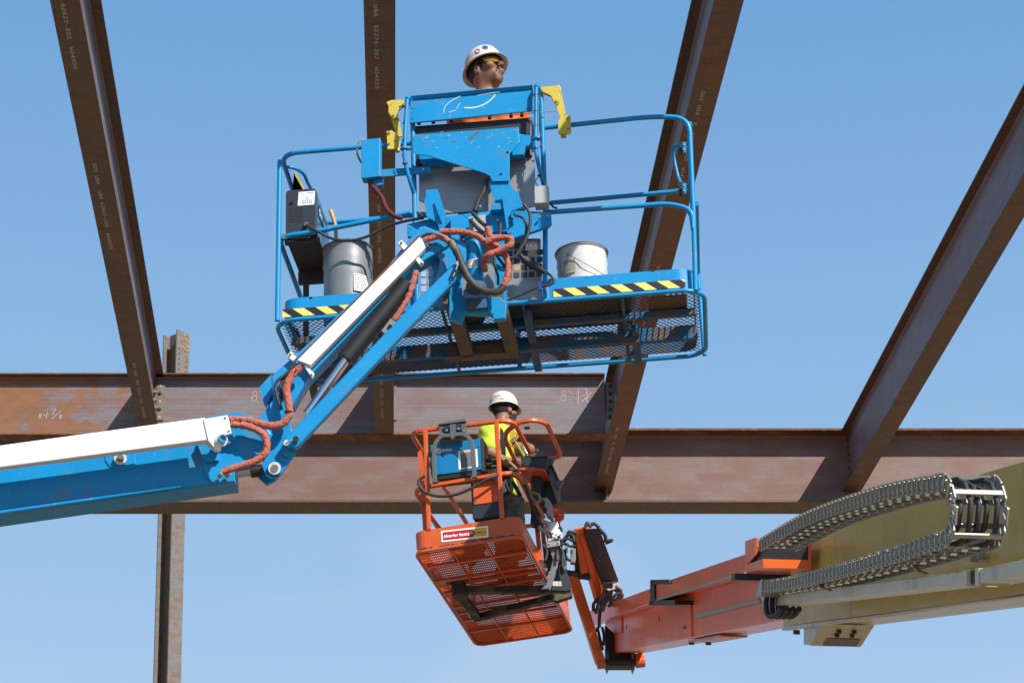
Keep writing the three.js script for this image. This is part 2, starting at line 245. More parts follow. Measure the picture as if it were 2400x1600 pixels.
// upper girder, running in front of the deeper one
const ZU = -18.72, ZL = -20.20, BFU = .178, BFL = .38, DU = .607, DL = .766;
const xEnd = FW.z([1417, 900], ZU - BFU / 2).x;
const up = thing('steel_girder', 'shallow brown steel girder with an orange rust patch and chalked numbers', 'steel beam'); up.position.set(-9, TOS, ZU - BFU / 2);
wShape(up, xEnd + 9, DU, BFU, .0128, .010, [M.steelRust, rustWeb, M.steelRust]);
const low = thing('steel_girder', 'deep pinkish brown steel girder spanning the whole width behind the orange basket', 'steel beam'); low.position.set(-12, TOS, ZL - BFL / 2);
wShape(low, 24, DL, BFL, .022, .016, [M.steelRust, M.steelPink, M.steelBrown]);
{ const g = boxG(0, .02, -DL + .022, -.022, .01, BFL / 2 - .02); const a = mesh('stiffener', g, M.steelBrown, low); a.position.x = FW.z([1419, 1150], ZL - .1).x + 12; }
// slanting beams: far and near ends from the edges of the bottom flange
const YB = TOS - .6;
const joists = [
  ['steel beam with a sunlit lower flange edge crossing over the rusty end of the girder', [323.3, 997.8], [368.0, 992.7], [116.3, 0], [185.2, 0], -18.80, 'SDI USA  U8A 62627-302  W24X55', .62],
  ['straight steel beam passing upright behind the blue basket', [876.8, 1015], [923.1, 1014], [851.1, 0], [922.1, 0], -18.80, 'SDI USA  U8A  62275-302  W24X55', .40],
  ['steel beam slanting behind the railing side of the blue basket, with the girder bolted to its web', [1396.4, 1136], [1438.5, 1135.6], [1674.5, 0], [1743.7, 0], -20.38, 'SDI USA  R  62775-302  W24X55', .5],
  ['steel beam with a bluish web slanting above the black cable chain', [1986.1, 1134], [2028.5, 1134], [2400, 410], [2400, 511], -20.38, '', 0]];
const joistObj = [];
for (const [label, bl, br, nl, nr, zEnd, text, off] of joists) {
  const f = FW.y(bl, YB).add(FW.y(br, YB)).multiplyScalar(.5), n = FW.y(nl, YB).add(FW.y(nr, YB)).multiplyScalar(.5), d = n.clone().sub(f).normalize();
  const far = f.clone().addScaledVector(d, (zEnd - f.z) / d.z), L = (-9.6 - far.z) / d.z;
  const g = thing('steel_beam', label, 'steel beam', 'steel beams running overhead'); g.position.set(far.x, TOS, far.z); g.rotation.y = Math.atan2(-d.z, d.x);
  wShape(g, L, .6, .178, .0128, .010, [M.steelBrown, M.steelMauve, M.steelBrown]); joistObj.push(g);
  if (text) {
    const t = canvasTex(1024, 64, (c, w, h) => { c.clearRect(0, 0, w, h); c.fillStyle = 'rgba(190,185,175,.17)'; c.font = 'bold 50px monospace'; c.textBaseline = 'middle'; c.fillText(text, 8, h / 2); });
    const m = decalMat(t), y = -.6 - .003, mk = (x0, len) => mesh('printed_marking', quad(V(x0 + len, y, -.006), V(x0, y, -.006), V(x0, y, .038), V(x0 + len, y, .038)), m, g);
    mk(.35, 1.5); mk(3.3 + off, 1.6); mk(6.0 + off, 1.6);
  }
}
{ // bolted clip angles where beams meet the upper girder
  const q5 = zoom(260, 860, 9.8), q7 = zoom(860, 880, 9.8), q8 = zoom(1360, 860, 5.225), zf = ZU - BFU / 2 + .006 + .012;
  const part = (g, w) => w.applyMatrix4(new THREE.Matrix4().compose(g.position, g.quaternion, V(1, 1, 1)).invert());
  const cl = (g, name, geo, mat) => { geo.applyMatrix4(new THREE.Matrix4().compose(g.position, g.quaternion, V(1, 1, 1)).invert()); return mesh(name, geo, mat, g); };
  const pl = cl(joistObj[0], 'clip_angle', poly(FW, [q5(1062, 415), q5(1235, 420), q5(1190, 1215), q5(1050, 1215)], zf, .012), M.steelGalv);
  cl(joistObj[0], 'clip_angle', poly(FW, [q5(985, 425), q5(1058, 425), q5(1045, 1215), q5(1010, 1000)], zf + .03, .006), M.steelRust);
  const hb = (p, r, m) => { const w = FW.z(p, zf); const g = new THREE.SphereGeometry(r, 12, 6, 0, 6.3, 0, 1.57); g.rotateX(Math.PI / 2); g.scale(1, 1, .75); g.translate(w.x, w.y, w.z); cl(joistObj[0], 'bolt', boxUV(g), m); };
  hb(q5(1120, 605), .019, M.dark); hb(q5(1110, 965), .019, M.dark);
  for (const p of [q5(1120, 785), q5(1105, 1140), q5(1137, 440)]) { const w = FW.z(p, zf + .002); cl(joistObj[0], 'bolt_hole', cyl(w, w.clone().add(V(0, 0, .002)), .012), M.lightgrey); }
  for (const p of [q5(1010, 570), q5(1008, 755), q5(1022, 930)]) { const w = FW.z(p, zf + .032); cl(joistObj[0], 'bolt', cyl(w, w.clone().add(V(0, 0, .02)), .016, .016, 6), M.bolt); }
  cl(joistObj[1], 'clip_angle', poly(FW, [q7(560, 235), q7(680, 235), q7(680, 1015), q7(560, 1015)], zf, .012), M.steelGalv);
  cl(joistObj[2], 'clip_angle', poly(FW, [q8(318, 190), q8(440, 190), q8(405, 640), q8(330, 640)], zf, .012), M.steelMauve);
  for (const y of [230, 325, 418, 515, 605]) { const w = FW.z(q8(368, y), zf); cl(joistObj[2], 'bolt', cyl(w, w.clone().add(V(0, 0, .014)), .016, .013, 8), M.dark); }
  for (let k = 0; k < 6; k++) { const w = FW.z([1988 + k * 1.2, 1032 + k * 16], ZL - BFL / 2 + .012); cl(joistObj[3], 'bolt', cyl(w, w.clone().add(V(0, 0, .02)), .016, .014, 8), M.dark); }
}
{ // chalk figures on the girder
  const chalk = (w, h, f) => canvasTex(w, h, c => { c.clearRect(0, 0, w, h); c.strokeStyle = 'rgba(225,218,225,.38)'; c.lineWidth = 2; c.lineCap = c.lineJoin = 'round'; f(c); });
  const st = (c, ...p) => { c.beginPath(); c.moveTo(p[0], p[1]); for (let i = 2; i < p.length; i += 4) c.quadraticCurveTo(p[i], p[i + 1], p[i + 2], p[i + 3]); c.stroke(); };
  const eight = (c, x, y, s) => { c.beginPath(); c.ellipse(x, y - s * .5, s * .38, s * .48, .2, 0, 6.3); c.stroke(); c.beginPath(); c.ellipse(x - s * .1, y + s * .55, s * .45, s * .55, .2, 0, 6.3); c.stroke(); };
  const zc = ZU - BFU / 2 + .0085, put = (p0, p1, t) => { const a = FW.z([p0[0], p0[1]], zc).sub(up.position), b = FW.z([p1[0], p1[1]], zc).sub(up.position); mesh('chalk_figure', quad(V(a.x, a.y, a.z), V(b.x, a.y, a.z), V(b.x, b.y, a.z), V(a.x, b.y, a.z)), decalMat(t), up); };
  put(zH(320, 195), zH(560, 310), chalk(256, 128, c => { eight(c, 30, 88, 22); st(c, 60, 68, 62, 95, 88, 82); st(c, 92, 50, 88, 80, 82, 118); st(c, 118, 25, 140, 10, 165, 22, 150, 40, 138, 70); st(c, 135, 115, 180, 70, 215, 30); eight(c, 210, 95, 18); }));
  put(zH(2150, 30), zH(2260, 185), chalk(128, 192, c => { eight(c, 50, 90, 52); st(c, 105, 10, 104, 30, 100, 45); }));
  put(zI(1600, 30), zI(1829, 230), chalk(256, 224, c => { eight(c, 70, 100, 60); st(c, 130, 20, 120, 90, 205, 75); st(c, 215, 10, 212, 100, 206, 200); }));
  put(zN3(0, 270), zN3(160, 410), chalk(160, 140, c => { st(c, 50, 10, 48, 70, 44, 125); st(c, 95, 12, 130, 20, 100, 40, 140, 50, 75, 62); st(c, 75, 105, 110, 70, 148, 38); st(c, 120, 70, 95, 95, 118, 112); }));
}
function zN3(u, v) { return zoom(1340, 820, 3.0947)(u, v); }
{ // column far behind
  const zc = -27.7, a = FW.z([412.5, 786], zc), b = FW.z([390.5, 1600], zc), d = a.clone().sub(b), bot = b.clone().addScaledVector(d, -b.y / d.y), h = a.distanceTo(bot);
  const g = thing('steel_column', 'weathered grey steel column standing behind the girders, its top end mud-stained', 'column'); g.position.copy(bot);
  const q = new THREE.Quaternion().setFromUnitVectors(V(0, 1, 0), d.normalize()).multiply(new THREE.Quaternion().setFromAxisAngle(V(0, 1, 0), R(-34))); g.quaternion.copy(q);
  const s = .254, t = .016;
  mesh('flange', boxG(-s / 2, -s / 2 + t, 0, h, -s / 2, s / 2), M.steelGalv, g); mesh('flange', boxG(s / 2 - t, s / 2, 0, h + .02, -s / 2, s / 2), M.steelGalv, g);
  mesh('web', boxG(-s / 2 + t, s / 2 - t, 0, h + .02, -.006, .006), M.steelBrown, g);
  for (let k = 0; k < 7; k++) for (const z of [-.07, .07]) mesh('bolt_hole', cyl(V(s / 2, h - .25 - k * .075, z), V(s / 2 + .002, h - .25 - k * .075, z), .012, .012, 8), M.black, g);
  const mud = []; for (let k = 0; k < 40; k++) { const y = h - rr(0, .26), e = new THREE.IcosahedronGeometry(rr(.008, .026), 0); e.scale(.35, 1, 1); e.translate(s / 2 + .003, y, -rr(-.02, .125)); mud.push(boxUV(e)); }
  mesh('dried_mud', mergeGeometries(mud), plain(.36, .25, .14, .95), g);
}
// ---------------------------------------------------------------- blue boom lift: basket
const FB = new Frame(V(-.0947, 6.561, -11.6915), euler(-5.3073, -1.8775, 2.3621));
const BN = .455, RT = .0148;
const b = (p, z = BN) => FB.z(p, z), by = (p, y) => FB.y(p, y), bx = (p, x) => FB.x(p, x);
const lift = thing('boom_lift', 'blue boom lift with white topped boom and jib holding a wide blue basket', 'boom lift');
FB.place(lift);
const basket = group('basket', lift);
function roundRect(hx, hz, r, y, n = 6) { const o = []; for (const [sx, sz, a0] of [[1, 1, 0], [-1, 1, 90], [-1, -1, 180], [1, -1, 270]]) for (let k = 0; k <= n; k++) { const a = R(a0 + 90 * k / n); o.push(V(sx * (hx - r) + r * Math.cos(a), y, sz * (hz - r) + r * Math.sin(a))); } return o; }
mesh('floor_frame', sweep(roundRect(1.22, .455, .13, 0), circ(.0135), { closed: true, ref: V(0, 1, 0) }), M.blue, basket);
{ // expanded metal floor: diamond strands
  const px = .034, pz = .0225, y = .014, S = [];
  for (let i = 0; i < 2.36 / px; i++) for (let j = 0; j < .84 / pz; j++) {
    const x = -1.18 + i * px + (j % 2 ? px / 2 : 0), z = -.42 + j * pz;
    for (const s of [-1, 1]) S.push([x, z, x + s * px / 2, z + pz]);
  }
  const pos = [], w = .0037;
  for (const [x0, z0, x1, z1] of S) {
    const L = Math.hypot(x1 - x0, z1 - z0), nx = (z1 - z0) / L * w, nz = -(x1 - x0) / L * w, q = [[x0 + nx, y + .0007, z0 + nz], [x1 + nx, y + .0007, z1 + nz], [x1 - nx, y - .0007, z1 - nz], [x0 - nx, y - .0007, z0 - nz]];
    for (const k of [0, 1, 2, 0, 2, 3]) pos.push(...q[k]);
  }
  const g = new THREE.BufferGeometry(); g.setAttribute('position', new THREE.Float32BufferAttribute(pos, 3)); g.computeVertexNormals();
  const m = mesh('floor_mesh', boxUV(g), std({ map: texture(256, 256, (u, v) => mixc([.015, .06, .13], [.14, .095, .055], sstep(.35, .65, fbm(u, v, 5, 5, 5, 400))), 1.2), roughness: .7, side: THREE.DoubleSide }), basket); m.userData.kind = 'stuff';
}
// rails and posts
const P3 = (...l) => l;
mesh('top_rail', sweep(fillet([V(-.40, 1.085, BN), V(-1.19, 1.085, BN), V(-1.21, 1.085, -.455), V(1.21, 1.12, -.455), V(1.215, 1.10, .40)], .13), circ(RT)), M.blue, basket);
mesh('top_rail', sweep(fillet([b(zA(1520, 780)), b(zD(1000, 80)), b(zD(1310, 85)), b(zD(1345, 900)), b(zD(1362, 1500), .44)], .14), circ(RT)), M.blue, basket);
mesh('mid_rail', sweep(fillet([b(zC(190, 360)).setZ(BN), b(zR(620, 265)), b(zR(130, 330)), V(-1.205, .50, -.44)], .10), circ(RT)), M.blue, basket);
mesh('mid_rail', sweep(fillet([b(zD(150, 862)), b(zD(1150, 790)), b(zD(1335, 840)), b(zD(1342, 1000))], .09), circ(RT)), M.blue, basket);
mesh('mid_rail', tube([V(-1.2, .55, -.455), V(1.2, .56, -.455)], RT), M.blue, basket);
mesh('mid_rail', tube(fillet([b(zD(1270, 820)), b(zD(1318, 880)), b(zD(1335, 1005))], .05), .009), M.blue, basket);
mesh('inner_rail', tube(smooth([by(zQ(330, 560), 1.07), by(zQ(430, 570), 1.07), by(zQ(540, 610), 1.07), by(zQ(640, 690), 1.07), by(zQ(700, 820), 1.07), by(zQ(780, 975), 1.07)], 24), .0105), M.blue, basket);
for (const p of [[V(-1.195, 1.045, BN - .012), V(-1.20, 0, BN)], [V(-1.205, 1.085, -.455), V(-1.205, 0, -.455)], [V(1.21, 1.11, -.455), V(1.21, 0, -.455)], [V(.1, 1.1, -.455), V(.1, 0, -.455)]]) mesh('post', tube(p, RT), M.blue, basket);
mesh('side_rail', tube([V(1.215, .55, .44), V(1.21, .55, -.44)], RT), M.blue, basket);
// swing gate by the entry side
mesh('gate', tube(fillet([b(zS(400, 510), .40), b(zS(250, 540), .34), b(zS(235, 620), .32), b(zS(340, 1080), .32), b(zS(420, 1130), .40)], .05), .0095), M.blue, basket);
for (const y of [560, 1185]) { const h = mesh('hinge', poly(FB, [zS(395, y - 85), zS(450, y - 85), zS(450, y + 75), zS(400, y + 65)], .45, .02), M.blue, basket); for (const k of [-35, 40]) bolt(basket, b(zS(418, y + k), .45), .006, M.zinc); mesh('hinge_pin', tube([b(zS(360, y - 10), .41), b(zS(362, y + 110), .41)], .011), M.dark, basket); }
// toe boards and warning tape
const ribbon = (pts, y0, y1, t) => sweep(pts.map(p => V(p.x, (y0 + y1) / 2, p.z)), rect(t, y1 - y0), { ref: V(0, 1, 0), sharp: true });
const flat = (pts, r) => fillet(pts.map(([x, z]) => V(x, 0, z)), r, 8);
const tx = p => b(p, BN - .02).x;
mesh('toe_board', ribbon(flat([[tx(zR(165, 1250)) + .01, .0], [tx(zR(165, 1250)) + .01, BN - .02], [-.42, BN - .02]], .1), .022, .146, .004), M.blue, basket);
mesh('toe_board', ribbon(flat([[tx(zF(905, 200)), BN - .02], [1.165, BN - .02], [1.165, .0]], .1), .022, .146, .004), M.blue, basket);
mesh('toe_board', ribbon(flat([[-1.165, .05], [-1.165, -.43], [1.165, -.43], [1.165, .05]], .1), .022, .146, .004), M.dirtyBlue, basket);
const tapeTex = canvasTex(512, 64, (c, w, h) => { c.fillStyle = '#e3cf66'; c.fillRect(0, 0, w, h); c.fillStyle = '#17171a'; for (let k = -2; k < 9; k++) { const x = k * 128; c.beginPath(); c.moveTo(x - 10, 0); c.lineTo(x + 54, 0); c.lineTo(x + 54 + 62, h); c.lineTo(x - 10 + 62, h); c.fill(); } c.strokeStyle = 'rgba(120,100,40,.5)'; for (let k = 0; k < 60; k++) { c.beginPath(); const x = k * 53 % 512, y = k * 29 % 64; c.moveTo(x, y); c.lineTo(x + 7, y + 3); c.stroke(); } });
tapeTex.wrapS = THREE.RepeatWrapping; tapeTex.repeat.set(2, 1);
const tapeMat = std({ map: tapeTex, roughness: .5 });
const tape = (p0, p1, y0, y1) => { const x0 = tx(p0), x1 = tx(p1), z = BN - .013; const m = tapeMat.clone(); m.map = tapeTex.clone(); m.map.repeat.set((x1 - x0) / .53, 1); mesh('warning_tape', quad(V(x0, y1, z), V(x1, y1, z), V(x1, y0, z), V(x0, y0, z)), m, basket); };
tape(zR(195, 1400), [905, 725], .026, .076); tape(zF(945, 240), zF(2083, 180), .026, .076);
for (const [p, m] of [[zR(592, 1190), M.black], [zD(1010, 1337), M.black], [zD(490, 1382), M.white]]) { const c = b(p, BN - .017); mesh('slot', sweep([c.clone().add(V(-.008, 0, 0)), c.clone().add(V(.008, 0, 0))], rect(.004, .009, .001), { ref: V(0, 1, 0) }), m, basket); }
// under-floor framing
const fb = (p, y = -.03) => by(p, y);
const beamX = (p0, p1, y0, y1, w, mat, name = 'floor_beam') => { const a = fb(p0, y0), c = fb(p1, y0), z = (a.z + c.z) / 2; return mesh(name, boxG(-1.17, 1.17, y0, y1, z - w / 2, z + w / 2), mat, basket); };
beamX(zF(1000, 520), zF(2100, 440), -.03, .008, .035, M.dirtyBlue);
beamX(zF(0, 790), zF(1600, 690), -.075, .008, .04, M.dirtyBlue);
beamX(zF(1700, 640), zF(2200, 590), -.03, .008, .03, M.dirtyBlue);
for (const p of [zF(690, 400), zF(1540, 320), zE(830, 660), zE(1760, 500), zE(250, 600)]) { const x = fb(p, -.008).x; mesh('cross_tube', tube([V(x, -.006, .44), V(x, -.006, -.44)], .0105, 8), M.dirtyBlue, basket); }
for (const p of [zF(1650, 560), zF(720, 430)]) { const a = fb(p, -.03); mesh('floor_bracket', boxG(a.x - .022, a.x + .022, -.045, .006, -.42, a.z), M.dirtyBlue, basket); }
mesh('step_bracket', poly(FB, [zG(965, 455), zG(1082, 470), zG(1085, 625), zG(1038, 682), zG(1012, 560)], -.36, .02), M.mud, basket);
// operator guard: bent tubes, panels, control box
const guard = group('operator_guard', lift);
const GT = .0125, gz = .56;
for (const pts of [
  [b(zA(372, 545), gz), b(zA(355, 760), gz), b(zA(345, 1040), gz), b(zA(395, 1230), .52), b(zA(432, 1345), .46)],
  [b(zA(1450, 445), gz), b(zA(1446, 760), gz), b(zA(1443, 980), gz), b(zA(1490, 1180), .52), b(zA(1512, 1255), .46)]]) mesh('guard_tube', tube(fillet(pts, .12), GT), M.blue, guard);
for (const pts of [
  [b(zA(372, 545), gz), b(zA(378, 520), gz - .03), V(b(zA(434, 1400)).x, 1.33, .47), V(b(zA(434, 1400)).x, .02, BN)],
  [b(zA(1450, 445), gz), b(zA(1456, 424), gz - .03), V(b(zA(1512, 900)).x, 1.34, .47), V(b(zA(1514, 1250)).x, .55, BN), V(b(zC(1645, 1250)).x, .0, BN)]]) mesh('guard_post', tube(fillet(pts, .10), RT), M.blue, guard);
mesh('guard_panel', poly(FB, [zA(395, 560), zA(1420, 468), zA(1420, 640), zA(388, 742)], .515, .012, null, .003), M.blue, guard);
{ const a = b(zA(395, 560), .512), c = b(zA(1420, 468), .512); mesh('panel_lip', bar(a.clone().add(V(0, .016, -.03)), c.clone().add(V(0, .016, -.03)), .07, .006, V(0, .75, -.66).normalize()), M.blue, guard); }
const scuff = canvasTex(512, 128, (c, w, h) => { c.clearRect(0, 0, w, h); c.strokeStyle = 'rgba(190,205,210,.7)'; c.lineCap = 'round'; const l = (wd, ...p) => { c.lineWidth = wd; c.beginPath(); c.moveTo(p[0], p[1]); c.bezierCurveTo(...p.slice(2)); c.stroke(); }; l(5, 10, 118, 0, 60, 60, 40, 150, 8); l(9, 190, 92, 300, 110, 400, 80, 455, 20); l(4, 50, 115, 80, 112, 100, 108, 115, 104); l(4, 120, 95, 130, 80, 140, 70, 150, 58); l(3, 300, 14, 380, 4, 440, 2, 500, 0); });
mesh('scuff_mark', quad(b(zA(670, 520), .5165), b(zA(1160, 480), .5165), b(zA(1160, 630), .5165), b(zA(670, 670), .5165)), decalMat(scuff), guard);
for (const p of [zA(415, 620), zA(415, 705), zA(1390, 530), zA(1390, 625)]) bolt(guard, b(p, .515), .004, M.dark);
mesh('control_console', poly(FB, [zA(420, 765), zA(1412, 690), zA(1412, 1010), zA(440, 1090)], .47, .14, null, .008), M.navy, guard);
for (const u of [470, 590, 740, 1060, 1240, 1330]) mesh('control_knob', cyl(b(zA(u, 752 - (u - 470) * .078), .43), b(zA(u, 752 - (u - 470) * .078), .43).add(V(0, .022, 0)), .012, .009, 10), M.black, guard);
mesh('wire_rope', tube([b(zA(390, 742), .50), b(zA(800, 712), .50), b(zA(1630, 640), .50)], .0025, 6), M.zinc, guard);
mesh('shield_plate', poly(FB, [zA(418, 860), zA(440, 838), zA(1300, 775), zA(1310, 905), zA(1226, 1000), zA(1226, 1225), zA(1082, 1228), zA(1064, 1185), zA(1020, 1160), zA(525, 1008), zA(445, 1005), zA(418, 978)], .60, .008, null, .002), M.blue, guard);
for (const p of [zA(1210, 988), zA(1155, 1170)]) mesh('rubber_plug', cyl(b(p, .598), b(p, .603), .0075, .0075, 14), M.black, guard);
const chip = canvasTex(256, 128, (c, w, h) => { c.clearRect(0, 0, w, h); c.lineCap = 'round'; const l = (s, wd, ...p) => { c.strokeStyle = s; c.lineWidth = wd; c.beginPath(); c.moveTo(p[0], p[1]); for (let i = 2; i < p.length; i += 2) c.lineTo(p[i], p[i + 1]); c.stroke(); }; l('rgba(120,80,50,.9)', 5, 150, 12, 142, 30, 136, 44, 128, 66); for (let k = 0; k < 24; k++) { const x = (k * 67) % 256, y = (k * 41) % 128, d = 2 + (k * 7) % 9; l(k % 5 ? 'rgba(190,215,230,.28)' : 'rgba(150,110,70,.45)', k % 2 + .6, x, y, x + d, y - d * .5); } });
mesh('scratches', quad(b(zA(500, 800), .6015), b(zA(1300, 790), .6015), b(zA(1300, 940), .6015), b(zA(500, 985), .6015)), decalMat(chip), guard);
mesh('side_bracket', poly(FB, [zA(1300, 830), zA(1418, 850), zA(1420, 925), zA(1362, 930), zA(1345, 1000), zA(1228, 1012)], .545, .05), M.blue, guard);
mesh('side_bracket', poly(FB, [zA(470, 1000), zA(760, 1070), zA(520, 1085), zA(475, 1050)], .50, .05), M.blue, guard);
mesh('metal_sheet', poly(FB, [zA(470, 1010), zA(1440, 985), zA(1440, 1440), zA(1320, 1462), zA(690, 1492), zA(470, 1482)], .445, .004), M.sheet, guard);
mesh('lower_panel', poly(FB, [zC(290, 640), zC(1600, 640), zC(1620, 1300), zC(1240, 1330), zC(400, 1390), zC(265, 1380)], .44, .004), M.sheet, guard);
for (let i = 0; i < 5; i++) for (let j = 0; j < 5; j++) { const u = 1235 + i * 82 - j * 2, v = 700 + j * 78 - i * 5; if (i > 2 && j < 1) continue; mesh('panel_opening', poly(FB, [zC(u, v), zC(u + 62, v - 2), zC(u + 62, v + 56), zC(u, v + 58)], .4425, .002), (i + j) % 4 ? M.dark : (i % 2 ? M.wood : M.steelRust), guard); }
for (let i = 0; i < 2; i++) for (let j = 0; j < 4; j++) { const u = 305 + i * 78, v = 915 + j * 80; mesh('panel_opening', poly(FB, [zC(u, v), zC(u + 58, v - 2), zC(u + 58, v + 56), zC(u, v + 58)], .4425, .002), plain(.36, .55, .80, .6), guard); }
// danger signs
const danger = canvasTex(160, 128, (c, w, h) => { c.fillStyle = '#e9e9e6'; c.fillRect(0, 0, w, h); c.fillStyle = '#c32b2b'; c.fillRect(6, 6, w - 12, 34); c.fillStyle = '#fff'; c.font = 'bold 27px sans-serif'; c.textAlign = 'center'; c.fillText('⚠DANGER'.replace('⚠', ''), w / 2 + 8, 33); c.beginPath(); c.moveTo(14, 34); c.lineTo(24, 14); c.lineTo(34, 34); c.fill(); c.fillStyle = '#222'; for (let k = 0; k < 3; k++) { c.fillRect(14, 88 + k * 12, 132, 3); } c.fillRect(36, 50, 5, 24); c.beginPath(); c.arc(38, 52, 6, 0, 7); c.fill(); c.fillRect(110, 52, 14, 22); c.fillRect(98, 60, 12, 4); });
const dangerMat = std({ map: danger, roughness: .45 });
mesh('danger_sign', quad(b(zC(1438, 672), .443), b(zC(1558, 665), .443), b(zC(1565, 755), .443), b(zC(1442, 766), .443)), dangerMat, guard);
// yellow gate brackets
for (const [a, c, d, k] of [
  [[[195, 565], [240, 548], [340, 545], [340, 596], [302, 600], [285, 690], [252, 705], [212, 650], [215, 600]], [[235, 700], [300, 698], [330, 850], [290, 862]], [[198, 808], [240, 800], [305, 852], [300, 935], [285, 956], [205, 960]], [290, 960]],
  [[[1480, 440], [1600, 430], [1642, 422], [1660, 452], [1640, 560], [1612, 592], [1570, 512], [1500, 480]], [[1612, 590], [1660, 480], [1696, 660], [1655, 705]], [[1665, 682], [1735, 668], [1743, 820], [1735, 830], [1645, 836], [1632, 822], [1632, 722]], [1678, 840]]]) {
  mesh('yellow_bracket', poly(FB, a.map(q => zA(...q)), .50, .02, null, .003), M.yellow, guard); mesh('yellow_bracket', poly(FB, c.map(q => zA(...q)), .475, .012), M.yellow, guard); mesh('yellow_bracket', poly(FB, d.map(q => zA(...q)), .50, .01, null, .002), M.yellow, guard);
  mesh('yellow_roller', cyl(b(zA(k[0], k[1] - 60), .47), b(zA(k[0], k[1] + 20), .47), .018, .016, 12), M.yellow, guard);
}
for (const p of [zA(218, 827), zA(218, 917), zA(1716, 697), zA(1720, 788), zA(255, 682), zA(1618, 562)]) bolt(guard, b(p, .50), .008, M.bolt, .008);
for (const p of [zA(390, 965), zA(1425, 880), zA(510, 1140), zA(1425, 1060)]) bolt(guard, b(p, .53), .009, M.zinc, .02);
for (const [u, v] of [[345, 955], [1455, 870]]) mesh('tube_clamp', cyl(b(zA(u, v), gz).add(V(0, -.006, 0)), b(zA(u, v), gz).add(V(0, .002, 0)), .024, .024, 14), M.blue, guard);
for (const [u, v] of [[358, 605], [352, 742], [347, 888], [350, 1080], [1447, 508], [1446, 645], [1445, 765], [1446, 955], [1478, 1180]]) mesh('cable_tie', cyl(b(zA(u, v), gz).add(V(0, -.002, 0)), b(zA(u, v), gz).add(V(0, .002, 0)), .0138, .0138, 12), M.black, guard);
for (const pts of [[[300, 640], [330, 615], [355, 605]], [[1480, 470], [1520, 500], [1570, 520]], [[1478, 470], [1475, 700], [1480, 820], [1500, 870], [1480, 950]], [[1480, 1180], [1440, 1230], [1460, 1260], [1420, 1290]], [[325, 1000], [345, 1060], [350, 1085]]]) mesh('wire', tube(smooth(pts.map(p => b(zA(...p), .575)), 16), .003, 6), M.black, guard);
// tool box plate at the left and its hook
mesh('tool_holder', poly(FB, [zB(808, 97), zB(965, 80), zB(965, 400), zB(850, 416), zB(815, 416), zB(806, 405)], .53, .07, null, .004), M.blue, guard);
mesh('tool_holder', poly(FB, [zB(890, 416), zB(985, 405), zB(985, 470), zB(902, 482)], .49, .05), M.blue, guard);
mesh('holder_arm', poly(FB, [zB(955, 346), zB(1385, 320), zB(1390, 372), zB(955, 406)], .515, .012), M.blue, guard);
mesh('hook', sweep(fillet([b(zB(806, 290), .42), b(zB(765, 205), .46), b(zB(780, 115), .47), b(zB(815, 90), .47), b(zB(850, 100), .44)], .04), rect(.012, .003), { ref: V(0, 0, 1), sharp: true }), M.grey, guard);
// junction box, brackets and the cross member that carries the basket
mesh('junction_box', poly(FB, [zA(1432, 1270), zA(1550, 1258), zA(1550, 1405), zA(1436, 1412)], .60, .09, null, .004), M.lightgrey, guard);
const mount = group('basket_mount', lift);
mesh('bracket_plate', poly(FB, [zA(530, 1300), zA(625, 1292), zA(692, 1498), zA(690, 1568), zA(640, 1580), zA(530, 1520), zA(515, 1385), zA(530, 1350)], .62, .012), M.blue, mount);
mesh('bracket_plate', poly(FB, [zC(490, 160), zC(575, 380), zC(545, 580), zC(530, 380)], .66, .012), M.blue, mount);
mesh('bracket_plate', poly(FB, [zA(1055, 1235), zA(1230, 1225), zA(1245, 1280), zA(1190, 1410), zA(1100, 1400)], .585, .012), M.blue, mount);
mesh('bracket_plate', poly(FB, [zC(1172, 100), zC(1268, 86), zC(1360, 142), zC(1410, 295), zC(1290, 340), zC(1245, 420), zC(1265, 590), zC(1240, 580)], .635, .012), M.blue, mount);
mesh('cross_member', poly(FB, [zC(155, 485), zC(420, 420), zC(800, 368), zC(1180, 330), zC(1660, 350), zC(1712, 362), zC(1720, 475), zC(1690, 505), zC(1310, 635), zC(1250, 560), zC(770, 600), zC(500, 620), zC(160, 618)], .56, .03, null, .003), M.blue, mount);
mesh('upright', boxG(b(zC(625, 400), .6).x, b(zC(720, 400), .6).x, .05, b(zC(670, 395), .6).y, .53, .60), M.blue, mount);
mesh('valve_plate', poly(FB, [zC(750, 375), zC(820, 420), zC(1050, 345), zC(1055, 370), zC(980, 420), zC(850, 440)], .62, .012), M.blue, mount);
mesh('valve_plate', poly(FB, [zC(1060, 270), zC(1200, 262), zC(1205, 320), zC(1060, 330)], .62, .05), M.blue, mount);
mesh('valve_block', poly(FB, [zC(820, 410), zC(1000, 380), zC(1000, 560), zC(830, 560)], .64, .06), M.lightgrey, mount);
for (const [u, v] of [[870, 370], [840, 440]]) mesh('hose_fitting', tube([b(zC(u, v), .66), b(zC(u + 70, v + 80), .70), b(zC(u + 130, v + 130), .74)], .012, 8), M.hose, mount);
for (const [u, v] of [[185, 530], [1340, 158], [1372, 228], [1590, 418], [1680, 408], [1318, 385], [1252, 458], [1140, 450], [950, 300], [965, 390], [380, 300], [350, 230]]) bolt(mount, b(zC(u, v), .575), .0075, M.zinc, .016);
